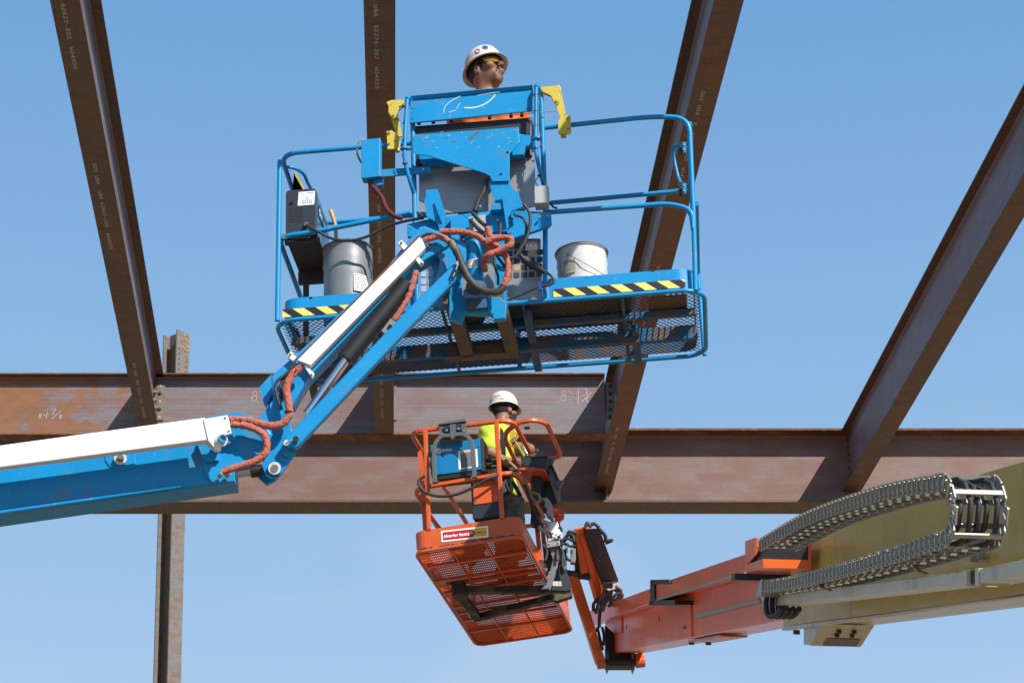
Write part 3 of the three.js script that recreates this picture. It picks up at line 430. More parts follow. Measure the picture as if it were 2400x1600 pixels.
// rotator and lower carriage
const zr = .78;
mesh('rotator', cyl(b(zC(878, 655), zr), b(zC(905, 1140), zr), .0455, .0455, 28), M.blue, mount);
mesh('rotator_flange', cyl(b(zC(877, 640), zr), b(zC(878, 665), zr), .052, .052, 28), M.blue, mount);
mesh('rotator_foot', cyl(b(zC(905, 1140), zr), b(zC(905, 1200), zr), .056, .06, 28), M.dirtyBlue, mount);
{ const n = 10, pos = [], uv = [], a = b(zC(885, 900), zr), up3 = b(zC(883, 895), zr).sub(b(zC(889, 985), zr)); for (let k = 0; k < n; k++) { const f = t => { const q = R(-62 + 104 * t); return V(a.x + .0466 * Math.sin(q), 0, a.z + .0466 * Math.cos(q)); }; const A = f(k / n), B = f((k + 1) / n); for (const [P, t, w] of [[A, 1, k], [B, 1, k + 1], [B, 0, k + 1], [A, 1, k], [B, 0, k + 1], [A, 0, k]]) { pos.push(P.x - (1 - t) * up3.x, a.y - (1 - t) * up3.y, P.z); uv.push(w / n, t); } } const g = new THREE.BufferGeometry(); g.setAttribute('position', new THREE.Float32BufferAttribute(pos, 3)); g.setAttribute('uv', new THREE.Float32BufferAttribute(uv, 2)); g.computeVertexNormals(); mesh('danger_sign', g, std({ map: danger, roughness: .45, side: THREE.DoubleSide }), mount); }
mesh('carriage_plate', poly(FB, [zC(608, 1190), zC(690, 1140), zC(780, 1280), zC(1160, 1270), zC(1232, 1330), zC(1218, 1498), zC(1090, 1512), zC(1078, 1452), zC(780, 1442), zC(740, 1545), zC(612, 1500)], .70, .05, null, .004), M.blue, mount);
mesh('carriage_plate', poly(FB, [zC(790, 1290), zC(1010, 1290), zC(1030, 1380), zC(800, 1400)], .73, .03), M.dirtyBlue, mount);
mesh('carriage_post', boxG(b(zC(1085, 800), .72).x, b(zC(1200, 800), .72).x, b(zC(1100, 1300), .7).y, b(zC(1100, 600), .7).y, .56, .66), M.blue, mount);
for (const [p, q] of [[zF(105, 520), zF(205, 800)], [zF(500, 500), zF(590, 760)]]) { const a = by(p, -.085), c = by(q, -.085); mesh('support_arm', bar(V(a.x, -.05, .69), V(c.x, -.05, c.z), .075, .07, V(0, 1, 0), .006), M.mud, mount); }
mesh('support_arm', boxG(by(zF(150, 800), -.085).x - .1, by(zF(640, 760), -.085).x, -.085, -.02, by(zF(400, 800), -.085).z - .03, by(zF(400, 780), -.085).z + .02), M.mud, mount);
// ---------------------------------------------------------------- blue jib and boom: an upright plane parallel to the girders
const FJW = new Frame(V(0, 0, 0), new THREE.Matrix4());           // world-aligned
const toLift = new THREE.Matrix4().makeTranslation(FB.o.x, FB.o.y, FB.o.z).multiply(FB.m).invert();
const wl = g => g.applyMatrix4(toLift);
const ZB = -10.86, w = (p, z = ZB) => FW.z(p, z);
const wm = (name, geo, mat, par) => mesh(name, wl(geo), mat, par);
const wp = (pts, z, t, hole, bev) => poly(FW, pts, z, t, hole, bev);
const jib = group('jib', lift), boom = group('main_boom', lift);
wm('jib_tube', wp([zG(640, 415), zE(330, 860), zE(1170, 60), zC(290, 510), zC(345, 500), zC(600, 600), zC(620, 700), zC(470, 800), zE(1480, 10), zE(480, 1062), zG(1000, 440), zG(850, 690), zG(660, 600)], ZB, .13, null, .008), M.blue, jib);
wm('jib_cover', wp([zG(893, 262), zG(1022, 312), zC(356, 742), zC(300, 612)], ZB + .05, .049, null, .003), M.white, jib);
wm('jib_edge', sweep([w(zG(885, 258), ZB + .045), w(zC(292, 606), ZB + .045)], rect(.008, .008), { ref: V(0, 0, 1), sharp: true }), M.steelRust, jib);
for (const [a] of [[[[795, 215], [830, 175], [885, 235], [850, 270]]], [[[960, 320], [985, 310], [1058, 395], [1035, 432]]]]) wm('cover_clip', wp(a.map(q => zG(...q)), ZB + .035, .03), M.white, jib);
for (const [a] of [[[[60, 690], [95, 655], [160, 720], [125, 760]]], [[[245, 860], [285, 840], [338, 900], [300, 930]]]]) wm('cover_clip', wp(a.map(q => zC(...q)), ZB + .035, .03), M.white, jib);
for (const p of [zG(825, 205), zG(1030, 405), zC(95, 685), zC(312, 905), zC(375, 690), zC(375, 720)]) wm('bolt', cyl(w(p, ZB + .035), w(p, ZB + .045), .008, .006, 6), M.bolt, jib);
// end plates to the rotator
wm('end_plate', wp([zC(430, 640), zC(620, 620), zC(790, 690), zC(800, 800), zC(790, 900), zC(660, 920), zC(520, 1040), zC(490, 1030), zC(510, 880), zC(480, 790)], ZB - .02, .02), M.blue, jib);
wm('end_plate', wp([zC(400, 820), zC(490, 790), zC(515, 900), zC(470, 1060), zC(420, 1140), zC(440, 1000), zC(410, 900)], ZB - .09, .02), M.blue, jib);
// parallel link
wm('link_arm', wp([zG(750, 1040), zG(770, 1010), zG(840, 940), zE(1420, 420), zC(600, 965), zC(660, 925), zC(700, 900), zC(745, 960), zC(750, 1020), zC(735, 1045), zC(700, 1070), zE(1400, 650), zG(905, 1090), zG(870, 1115), zG(790, 1095)], ZB + .06, .055, null, .012), M.blue, jib);
for (const [p, q, e] of [[zG(783, 1065), zG(878, 1025), zG(920, 1000)], [zC(712, 908), zC(672, 1003), zC(655, 1050)]]) {
  wm('link_pin', cyl(w(p, ZB + .06), w(p, ZB + .085), .0155, .013, 16), M.white, jib); wm('pin_cap', cyl(w(q, ZB + .06), w(q, ZB + .09), .0165, .015, 18), M.dark, jib);
  wm('lock_bar', tube([w(p, ZB + .085), w(e, ZB + .085)], .005, 6), M.zinc, jib);
}
// cylinder
const cz = ZB - .02;
wm('lift_cylinder', cyl(w(zE(1405, 190), cz), w(zE(805, 925), cz), .050, .050, 24), M.black, jib);
wm('cylinder_collar', cyl(w(zE(830, 895), cz), w(zE(800, 932), cz), .053, .053, 24), M.black, jib);
wm('piston_rod', cyl(w(zE(815, 910), cz), w(zG(985, 790), cz), .026, .026, 20), M.chrome, jib);
wm('valve', wp([zE(1150, 650), zE(1240, 530), zE(1300, 570), zE(1200, 690)], ZB + .05, .06), M.grey, jib);
wm('valve_cap', cyl(w(zE(1235, 610), ZB + .05), w(zE(1235, 610), ZB + .06), .012, .012, 12), M.black, jib);
// knuckle casting
wm('knuckle_plate', wp([zG(640, 430), zG(760, 330), zG(1000, 440), zG(850, 680), zG(822, 840), zG(835, 935), zG(900, 1090), zG(880, 1150), zG(745, 1345), zG(705, 1395), zG(640, 1400), zG(580, 1360), zG(545, 1270), zG(610, 1180), zG(640, 1050), zG(520, 830), zG(660, 640)], ZB - .008, .03, null, .003), M.blue, jib);
wm('knuckle_plate', wp([zG(530, 520), zG(640, 400), zG(660, 560), zG(590, 715), zG(570, 690)], ZB - .13, .02), M.blue, jib);
wm('knuckle_plate', wp([zG(640, 430), zG(820, 640), zG(830, 935), zG(880, 1150), zG(680, 1420), zG(590, 1465), zG(515, 1400), zG(560, 1250), zG(590, 900)], ZB - .16, .03), M.blue, jib);
wm('knuckle_boss', cyl(w(zG(675, 1310), ZB + .0), w(zG(675, 1310), ZB + .025), .038, .036, 24), M.blue, jib);
wm('pivot_washer', cyl(w(zG(672, 1308), ZB + .024), w(zG(672, 1308), ZB + .034), .033, .033, 24), M.white, jib);
wm('pivot_pin', cyl(w(zG(672, 1308), ZB + .03), w(zG(672, 1308), ZB + .038), .020, .020, 20), M.grey, jib);
wm('link_boss', cyl(w(zG(800, 1130), ZB - .05), w(zG(820, 1130), ZB + .01), .042, .042, 20), M.blue, jib);
// main boom
wm('boom_tube', wp([zH(-2600, 1089), zH(1700, 500), zH(2012, 690), zH(2018, 838), zH(-2600, 1495)], ZB - .02, .20, null, .012), M.blue, boom);
wm('boom_rib', sweep([w(zH(-2600, 1488), ZB - .012), w(zH(1560, 880), ZB - .012)], rect(.016, .03, .004), { ref: V(0, 0, 1) }), M.blue, boom);
wm('end_plate', wp([zH(1780, 290), zH(1830, 270), zH(2070, 237), zH(2265, 322), zH(2330, 430), zH(2310, 560), zH(2060, 690), zH(2018, 700), zH(2018, 836), zH(1830, 846), zH(1780, 800), zH(1740, 690), zH(1690, 520)], ZB + .0, .02, null, .003), M.blue, boom);
wm('end_plate', wp([zH(1830, 270), zH(2070, 237), zH(2265, 322), zH(2330, 430), zH(2310, 560), zH(2060, 690), zH(1830, 700)], ZB - .20, .02), M.blue, boom);
wm('reinforcing_plate', wp([zH(895, 590), zH(905, 660), zH(970, 750), zH(1140, 728), zH(1160, 705), zH(1160, 560)], ZB - .014, .006, null, .002), M.blue, boom);
wm('pin_washer', cyl(w(zH(1033, 640), ZB - .01), w(zH(1033, 640), ZB + .006), .033, .033, 24), M.white, boom);
wm('pin', cyl(w(zH(1033, 640), ZB), w(zH(1033, 640), ZB + .012), .020, .020, 20), M.grey, boom);
wm('end_bolt', cyl(w(zH(1855, 620), ZB), w(zH(1855, 620), ZB + .02), .012, .01, 8), M.zinc, boom);
const tz = ZB + .17;
wm('cable_tray', wp([zH(-2600, 879), zH(1760, 285), zH(1790, 480), zH(-2600, 1056)], tz, .06, null, .006), M.white, boom);
wm('tray_end', wp([zH(1750, 300), zH(1955, 266), zH(1965, 290), zH(1990, 420), zH(1900, 450), zH(1900, 560), zH(1870, 580), zH(1790, 485)], tz + .008, .02, null, .002), M.white, boom);
wm('tray_end', wp([zH(1790, 485), zH(1905, 470), zH(1900, 570), zH(1850, 580), zH(1740, 500)], tz - .055, .015), M.white, boom);
wm('tray_washer', cyl(w(zH(1908, 485), tz + .005), w(zH(1908, 485), tz + .02), .033, .031, 24), M.white, boom);
wm('tray_pin', cyl(w(zH(1860, 530), ZB), w(zH(1918, 465), tz + .05), .022, .022, 20), M.blue, boom);
wm('tray_pin_bore', cyl(w(zH(1918, 465), tz + .046), w(zH(1918, 465), tz + .0515), .015, .015, 16), M.dark, boom);
for (const p of [zH(1938, 288), zH(1968, 402), zH(2016, 445), zH(1972, 503)]) wm('bolt', cyl(w(p, tz + .004), w(p, tz + .014), .007, .006, 6), M.zinc, boom);
wm('mounting_pad', wp([zH(1690, 510), zH(1780, 500), zH(1875, 590), zH(1880, 655), zH(1770, 668), zH(1745, 640)], ZB + .025, .03, null, .003), M.blue, boom);
wm('piston_rod', cyl(w(zH(1990, 770), ZB - .08), w(zH(2170, 752), ZB - .08), .026, .026, 18), M.zinc, boom);
wm('rod_end', cyl(w(zH(2160, 752), ZB - .08), w(zH(2260, 745), ZB - .08), .034, .034, 18), M.black, boom);
for (const [u, v] of [[1880, 790], [1945, 785]]) wm('hose_fitting', tube([w(zH(u, v + 8), ZB + .02), w(zH(u + 30, v - 20), ZB + .04)], .012, 8), M.bolt, boom);
// ---------------------------------------------------------------- hoses of the blue lift
const hoses = group('hoses', lift);
const wob = (pts, r, a, n = 90, s0 = 0) => { const c = smooth(pts, n); return sweep(c, circ(r, 10), { scale: (t, i) => 1 + a * Math.sin(i * 1.1 + s0) * .45 + a * (hash(i >> 1, 3, s0 + 5) - .5) * .8 }); };
wm('fabric_hose', wob([zG(230, 840), zG(420, 850), zG(640, 900), zG(760, 870), zG(815, 780), zG(800, 640), zG(790, 520), zG(850, 400), zG(930, 330)].map((p, i) => w(p, ZB + .075)), .021, .10, 90, 1), M.sleeve, hoses);
wm('fabric_hose', wob([zG(235, 890), zG(340, 890), zG(450, 915), zG(560, 980), zG(600, 1080), zG(575, 1170), zG(480, 1240), zG(330, 1290), zG(165, 1345)].map((p, i) => w(p, ZB + .085)), .019, .16, 70, 2), M.sleeve, hoses);
wm('fabric_hose', wob([zC(340, 660), zC(400, 640), zC(500, 615), zC(560, 640), zC(630, 690)].map(p => w(p, ZB + .04)), .018, .12, 30, 3), M.sleeve, hoses);
wm('fabric_hose', wob([zC(520, 565), zC(640, 565), zC(760, 570), zC(900, 610), zC(1010, 680), zC(1090, 760)].map(p => b(p, .86)), .018, .14, 40, 4).applyMatrix4(toLift.clone().invert()), M.sleeve, hoses);
wm('fabric_hose', wob([zC(1020, 520), zC(1050, 600), zC(1100, 700), zC(1190, 780), zC(1240, 880), zC(1250, 980), zC(1230, 1080), zC(1190, 1160)].map(p => b(p, .84)), .0175, .14, 50, 5).applyMatrix4(toLift.clone().invert()), M.sleeve, hoses);
wm('fabric_hose', wob([zC(1010, 680), zC(1120, 640), zC(1270, 640), zC(1280, 700), zC(1150, 770), zC(1020, 830), zC(985, 900), zC(1000, 990)].map((p, i) => b(p, i > 5 ? .84 : .90)), .018, .14, 45, 6).applyMatrix4(toLift.clone().invert()), M.sleeve, hoses);
wm('fabric_hose', wob([zE(1490, 60), zE(1460, 180), zE(1410, 330), zE(1340, 450), zE(1270, 550)].map(p => w(p, ZB + .03)), .016, .14, 40, 7), M.sleeve, hoses);
for (const [p, q, r] of [[zG(790, 762), zG(830, 768), .0235], [zG(870, 365), zG(895, 385), .022], [zG(345, 860), zG(352, 862), .0225], [zG(200, 1332), zG(210, 1326), .021], [zE(1290, 490), zE(1330, 500), .0]]) if (r) { const a = w(p, ZB + .08), c = w(q, ZB + .08), m = a.clone().add(c).multiplyScalar(.5), d = p[0] === zG(790, 762)[0] ? V(0, 1, 0) : c.sub(a).normalize(); wm('cable_tie', cyl(m.clone().addScaledVector(d, -.003), m.clone().addScaledVector(d, .003), r, r, 12), M.black, hoses); }
{ const c = smooth([zC(625, 670), zC(700, 800), zC(760, 950), zC(830, 1080), zC(930, 1180), zC(1050, 1220), zC(1150, 1210), zC(1210, 1150)].map(p => b(p, .92)), 72); mesh('spiral_wrapped_hose', sweep(c, circ(.0215, 12), { scale: (t, i) => 1 - .14 * ((i % 6) === 0) + .02 * ((i % 6) / 6) }), M.wrap, hoses); }
for (const [pts, r] of [
  [[zG(880, 290), zG(780, 400), zG(690, 480), zG(690, 600), zG(740, 740)].map(p => w(p, ZB + .05)), .0095], [[zG(850, 330), zG(760, 440), zG(730, 530), zG(745, 640)].map(p => w(p, ZB + .035)), .009],
  [[zC(310, 620), zC(380, 590), zC(470, 600), zC(560, 630)].map(p => w(p, ZB + .05)), .009]]) wm('rubber_hose', tube(smooth(pts, 30), r, 8), M.hose, hoses);
for (const [pts, r, z] of [
  [[[1020, 0], [985, 130], [930, 230], [890, 340]], .016, .55], [[[1420, 270], [1485, 380], [1460, 600], [1390, 740], [1300, 850], [1120, 800]], .009, .70], [[[1320, 390], [1400, 410], [1445, 500], [1440, 600]], .008, .68],
  [[[1165, 480], [1160, 620]], .010, .68], [[[1100, 830], [1110, 950], [1140, 1050], [1140, 1140]], .007, .76], [[[1110, 800], [1180, 900], [1230, 960]], .008, .80], [[[1700, 250], [1740, 300], [1780, 312]], .006, .5], [[[265, 355], [330, 400], [390, 400]], .007, .60]])
  mesh('rubber_hose', tube(smooth(pts.map(p => b(zC(...p), z)), 30), r, 8), M.hose, hoses);
mesh('power_lead', tube(smooth([[1235, 1310], [1400, 1240], [1560, 1170], [1700, 1140], [1745, 1110], [1720, 1050], [1670, 1010]].map(p => b(zC(...p), .52)), 40), .0078, 8), M.hose, hoses);
{ const c = smooth([b(zC(1380, 820), .56), b(zC(1430, 870), .55), b(zC(1560, 950), .54), b(zC(1650, 1005), .53)], 24); mesh('plug_connector', sweep(c, circ(1, 16), { scale: t => t < .2 ? .013 : t < .3 ? .018 : t < .82 ? .0245 - .002 * ((t * 24 | 0) % 2) : .0245 - .08 * (t - .82) }), M.hose, hoses); }
mesh('cable_clip', poly(FB, [zC(1570, 1105), zC(1605, 1100), zC(1615, 1190), zC(1575, 1195)], .53, .02), plain(.01, .05, .35, .4), hoses);
mesh('welding_lead', tube(smooth([b(zR(520, 150), .43), b(zR(580, 190), .47), b(zR(700, 260), .48), b(zR(850, 340), .48), b(zR(1000, 375), .48), b(zR(1200, 375), .48), b(zR(1400, 320), .49), b(zB(1000, 830), .50), b(zB(1180, 775), .56), b(zB(1330, 750), .59)], 60), .0085, 8), M.hose, hoses);
mesh('maroon_sleeve', wob([zB(865, 415), zB(900, 480), zB(985, 590), zB(1000, 640), zB(1040, 700), zB(1090, 735), zB(1150, 755)].map(p => b(p, .49)), .0135, .22, 50, 8), M.maroon, hoses);
// ---------------------------------------------------------------- things in the blue basket
function pail(name, label, fr, c, r, h, mat, rim) {
  const g = thing(name, label, 'bucket'); const p = fr.world(c); g.position.copy(p); g.quaternion.setFromRotationMatrix(fr.m);
  const pr = [[0, 0], [r * .86, 0], [r * .88, .008]]; const k = 14; for (let i = 0; i <= k; i++) { const t = i / k; let q = r * (.88 + .10 * t); if (Math.abs(t - .78) < .03 || Math.abs(t - .62) < .03) q += .004; pr.push([q, .01 + (h - .012) * t]); }
  pr.push([r * 1.0, h], [r * 1.02, h - .004], [r * 1.02, h + .006], [r * .96, h + .006], [r * .95, h - .01], [r * .86, .012], [0, .012]);
  mesh('body', boxUV(lathe(pr, 44)), mat, g);
  const t = new THREE.TorusGeometry(r * 1.005, .005, 8, 44); t.rotateX(Math.PI / 2); t.translate(0, h + .004, 0); mesh('rim', boxUV(t), rim, g);
  return g;
}
const pailLabel = (g, r, a0, a1, y0, y1, tex) => { const n = 8, pos = [], uv = []; for (let k = 0; k < n; k++) { const f = t => { const a = R(a0 + (a1 - a0) * t); return [r * Math.sin(a), r * Math.cos(a)]; }; const A = f(k / n), B = f((k + 1) / n); for (const [P, y, t] of [[A, y1, k], [B, y1, k + 1], [B, y0, k + 1], [A, y1, k], [B, y0, k + 1], [A, y0, k]]) { pos.push(P[0], y, P[1]); uv.push(t / n, y === y1 ? 1 : 0); } } const q = new THREE.BufferGeometry(); q.setAttribute('position', new THREE.Float32BufferAttribute(pos, 3)); q.setAttribute('uv', new THREE.Float32BufferAttribute(uv, 2)); q.computeVertexNormals(); mesh('paper_label', q, std({ map: tex, roughness: .7, side: THREE.DoubleSide }), g); };
const printTex = (w, h, bg, ink, rows, sd) => canvasTex(w, h, c => { c.fillStyle = bg; c.fillRect(0, 0, w, h); c.fillStyle = ink; for (let j = 0; j < rows; j++) { let x = 6; while (x < w - 10) { const l = 4 + 18 * hash(j, x | 0, sd); c.fillRect(x, 8 + j * (h - 14) / rows, Math.min(l, w - 8 - x), Math.max(2, (h - 14) / rows * .45)); x += l + 5; } } });
{
  const c1 = b([815, 588], .255), g1 = pail('steel_bucket', 'tall grey steel bucket with a torn paper label beside the welding machine', FB, V(c1.x, .02, c1.z), .148, c1.y - .025, M.bucketGrey, M.steelRust);
  pailLabel(g1, .1445, 22, 62, .17, .28, printTex(128, 96, '#dcdcd8', '#555', 7, 2));
  const c2 = b([1363, 595], .255), g2 = pail('steel_bucket', 'white steel bucket with rusty rim and wire handle behind the striped toe board', FB, V(c2.x, .02, c2.z), .15, c2.y - .025, M.bucketWhite, M.steelRust);
  pailLabel(g2, .1455, -45, -12, .18, .27, printTex(128, 96, '#b9b4a4', '#3b3a36', 7, 3));
  const h = c2.y - .085, a = R(-28), R0 = .155; mesh('handle_lug', (() => { const s = new THREE.SphereGeometry(.011, 10, 8); s.translate(R0 * Math.sin(a) * .97, h, R0 * Math.cos(a) * .97); return boxUV(s); })(), M.zinc, g2);
  mesh('wire_handle', tube(smooth([0, .25, .5, .75, 1].map(t => { const q = R(-28 + 180 * t); return V(.158 * Math.sin(q), h - .13 * Math.sin(t * Math.PI), .158 * Math.cos(q) + .004); }), 30), .0022, 6), M.steelGalv, g2);
}
{ const g = thing('rubber_mat', 'dark rubber mat lying on the blue mesh floor behind the striped toe board', 'mat'); FB.place(g); mesh('mat', boxG(.14, .80, .019, .028, .03, .40), M.rubber, g); const g2 = thing('cardboard_sheet', 'flattened brown sheet lying on the mesh floor near the basket gate', 'cardboard'); FB.place(g2); mesh('sheet', boxG(.90, 1.12, .019, .025, .06, .36), plain(.22, .14, .08, .9), g2); }
{ // welding power source standing at the left end
  const x0 = b(zQ(318, 1300), .42).x, x1 = b(zQ(862, 1100), .42).x, y1 = b(zQ(600, 978), .42).y, y0 = b(zR(450, 300), .42).y, zf = .42, dp = .457;
  const g = thing('welding_machine', 'black fronted welding machine with white rating plate beside the grey bucket', 'welder'); FB.place(g);
  const s = new THREE.Shape(), r = .02; s.moveTo(x0 + r, y0); s.lineTo(x1 - r, y0); s.quadraticCurveTo(x1, y0, x1, y0 + r); s.lineTo(x1, y1 - r); s.quadraticCurveTo(x1, y1, x1 - r, y1); s.lineTo(x0 + r, y1); s.quadraticCurveTo(x0, y1, x0, y1 - r); s.lineTo(x0, y0 + r); s.quadraticCurveTo(x0, y0, x0 + r, y0);
  const ex = (d, z, k) => { const q = new THREE.ExtrudeGeometry(s, { depth: d, bevelEnabled: true, bevelSize: .003, bevelThickness: .003, bevelSegments: 2, curveSegments: 6 }); q.translate(0, 0, z); return boxUV(q); };
  mesh('front_panel', ex(.03, zf - .03), M.navy, g);
  mesh('case', boxG(x0 + .004, x1 - .002, y0 + .004, y1 - .004, zf - dp, zf - .03), std({ map: paintTex([.012, .19, .42], DUST, [.5, .5, .5], 500, .3, .8), roughness: .35, clearcoat: .5 }), g);
  mesh('rating_plate', quad(b(zQ(545, 1018), zf + .005), b(zQ(848, 995), zf + .005), b(zQ(832, 1245), zf + .005), b(zQ(525, 1270), zf + .005)), std({ map: canvasTex(256, 220, (c, w, h) => { c.fillStyle = '#dfe3e4'; c.fillRect(0, 0, w, h); c.fillStyle = '#33383d'; c.font = 'bold 20px sans-serif'; c.fillText('CST 280', 20, 42); for (let k = 0; k < 8; k++) c.fillRect(12, 62 + k * 19, 230 - (k * 37) % 40, 3); for (let i = 0; i < 5; i++) for (let j = 0; j < 6; j++) c.fillRect(70 + i * 34, 135 + j * 11, 18, 5); c.fillRect(118, 105, 34, 8); c.fillRect(130, 20, 110, 10); }), roughness: .5 }), g);
  for (let i = 0; i < 3; i++) for (let j = 0; j < 11; j++) { const p = b(zQ(400 + i * 85, 1320 + j * 26), zf); mesh('vent_slat', boxG(p.x - .012, p.x + .012, p.y - .0016, p.y + .0016, zf, zf + .004), M.black, g); }
  mesh('knob', cyl(b(zQ(412, 1215), zf), b(zQ(412, 1215), zf + .012), .009, .008, 12), M.black, g);
  mesh('carry_handle', sweep(fillet([V(x1 - .05, y1 - .004, zf - .10), V(x1 - .05, y1 + .05, zf - .14), V(x1 - .05, y1 + .05, zf - .30), V(x1 - .05, y1 - .004, zf - .34)], .04), rect(.03, .018, .004), { ref: V(1, 0, 0) }), M.black, g);
  mesh('side_label', quad(V(x1 + .0015, y1 - .05, zf - .09), V(x1 + .0015, y1 - .05, zf - .33), V(x1 + .0015, y1 - .13, zf - .33), V(x1 + .0015, y1 - .13, zf - .09)), std({ map: canvasTex(256, 96, (c, w, h) => { c.fillStyle = '#0e3d66'; c.fillRect(0, 0, w, h); c.fillStyle = '#dfe6ea'; c.font = 'bold 52px sans-serif'; c.fillText('Miller', 80, 66); c.beginPath(); c.arc(42, 48, 28, 0, 7); c.fill(); c.fillStyle = '#0e3d66'; for (let k = 0; k < 3; k++) { c.beginPath(); c.moveTo(22 + k * 13, 66); c.lineTo(34 + k * 13, 30); c.lineTo(40 + k * 13, 30); c.lineTo(28 + k * 13, 66); c.fill(); } }), roughness: .5 }), g);
  mesh('cable_gland', cyl(b(zR(525, 150), zf), b(zR(520, 150), zf + .03), .013, .011, 10), M.bolt, g);
  const tr = thing('welder_cradle', 'dark steel cradle carrying the black fronted welding machine', 'cradle'); FB.place(tr);
  mesh('tray', boxG(x0 - .005, x1 + .01, y0 - .016, y0 - .004, zf - dp - .02, zf + .01), M.dark, tr);
  mesh('frame_bar', boxG(x0 - .01, x1 + .02, y0 - .05, y0 - .016, zf - .03, zf - .005), M.dark, tr); mesh('frame_bar', boxG(x0 - .01, x1 + .06, y0 - .09, y0 - .016, zf - dp - .02, zf - dp + .02), M.dark, tr);
  mesh('leg', boxG(x0 + .02, x0 + .05, .02, y0 - .016, zf - dp - .015, zf - dp + .012), M.dark, tr); mesh('leg', boxG(x1 - .03, x1, .02, y0 - .016, zf - dp - .015, zf - dp + .012), M.dark, tr);
  mesh('hook_arm', bar(V(x0 - .02, y0 - .02, BN), V(x1 - .03, y0 - .02, BN - .02), .03, .006, V(0, 0, 1)), M.armgrey, tr);
}
{ const g = thing('sign_plate', 'grimy placard with yellow edge hanging on the rail above the black welding machine', 'sign'); FB.place(g);
  const xs = -1.15; const q = [zQ(455, 680), zQ(620, 975), zQ(600, 1100), zQ(430, 1000)].map(p => bx(p, xs)); mesh('plate', (() => { const s = new THREE.Shape(q.map(p => new THREE.Vector2(p.z, p.y))); const e = new THREE.ExtrudeGeometry(s, { depth: .006, bevelEnabled: false }); e.applyMatrix4(new THREE.Matrix4().makeBasis(V(0, 0, 1), V(0, 1, 0), V(1, 0, 0))); e.translate(xs, 0, 0); return boxUV(e); })(), M.sheet, g);
  mesh('yellow_edge', bar(q[0].clone().add(V(.008, 0, 0)), q[1].clone().add(V(.008, 0, 0)), .03, .003, V(1, 0, 0)), M.yellow, g); }
{ const g = thing('hammer', 'wooden tool handle leaning between the black welding machine and the grey bucket', 'hammer'); FB.place(g); const a = b(zQ(1128, 1345), .12), c = b(zR(1005, 350), .14); mesh('handle', sweep([a, a.clone().lerp(c, .05), a.clone().lerp(c, .5), V(c.x + .02, .03, .16)], circ(1, 10), { scale: t => t < .02 ? .009 : t < .4 ? .014 : .011 }), M.wood, g); mesh('head', boxG(c.x - .03, c.x + .07, .022, .055, .14, .18), M.dark, g); }
// ---------------------------------------------------------------- people
const skin = std({ map: texture(128, 128, (u, v) => mixc([.36, .175, .11], [.27, .12, .075], fbm(u, v, 6, 6, 4, 600)), .2), roughness: .55, vertexColors: true });
const hair = plain(.035, .024, .016, .8);
const HV = [V(-.034, .038, .084), V(.034, .038, .084), V(0, .026, .092), V(0, -.014, .120), V(-.017, -.046, .090), V(.017, -.046, .090), V(-.015, -.057, .089), V(.015, -.057, .089), V(-.024, -.078, .075), V(.024, -.078, .075), V(0, -.04, -.03), V(0, -.20, -.045)];
function headSDF(p) {
  let d = ell(p, [0, .035, -.012], [.076, .097, .099]); const X = Math.abs(p.x), q = { x: X, y: p.y, z: p.z };
  d = sm(d, ell(p, [0, -.052, .022], [.058, .068, .068]), .03); d = sm(d, ell(p, [0, -.098, .066], [.026, .022, .022]), .03);
  d = sm(d, ell(q, [.042, -.008, .062], [.03, .026, .03]), .02); d = sm(d, cap3(p, HV[0], HV[1], .012, .012), .015);
  d = -sm(-d, ell(q, [.031, .018, .101], [.019, .013, .015]), .01);
  d = sm(d, cap3(p, HV[2], HV[3], .009, .0115), .012); d = sm(d, ell(q, [.012, -.02, .106], [.009, .008, .011]), .008);
  d = sm(d, cap3(p, HV[4], HV[5], .0065, .0065), .008); d = sm(d, cap3(p, HV[6], HV[7], .0075, .0075), .007);
  d = sm(d, cap3(p, HV[8], HV[9], .012, .012), .015);
  const ear = ell(q, [.081, -.002, -.008], [.010, .034, .021]); d = sm(d, ear, .008); d = -sm(-d, ell(q, [.092, .001, -.004], [.008, .018, .010]), .006);
  d = sm(d, cap3(p, HV[10], HV[11], .056, .062), .04);
  return d;
}
const rotP = (m) => { const i = m.clone().invert(); return p => p.clone().applyMatrix4(i); };
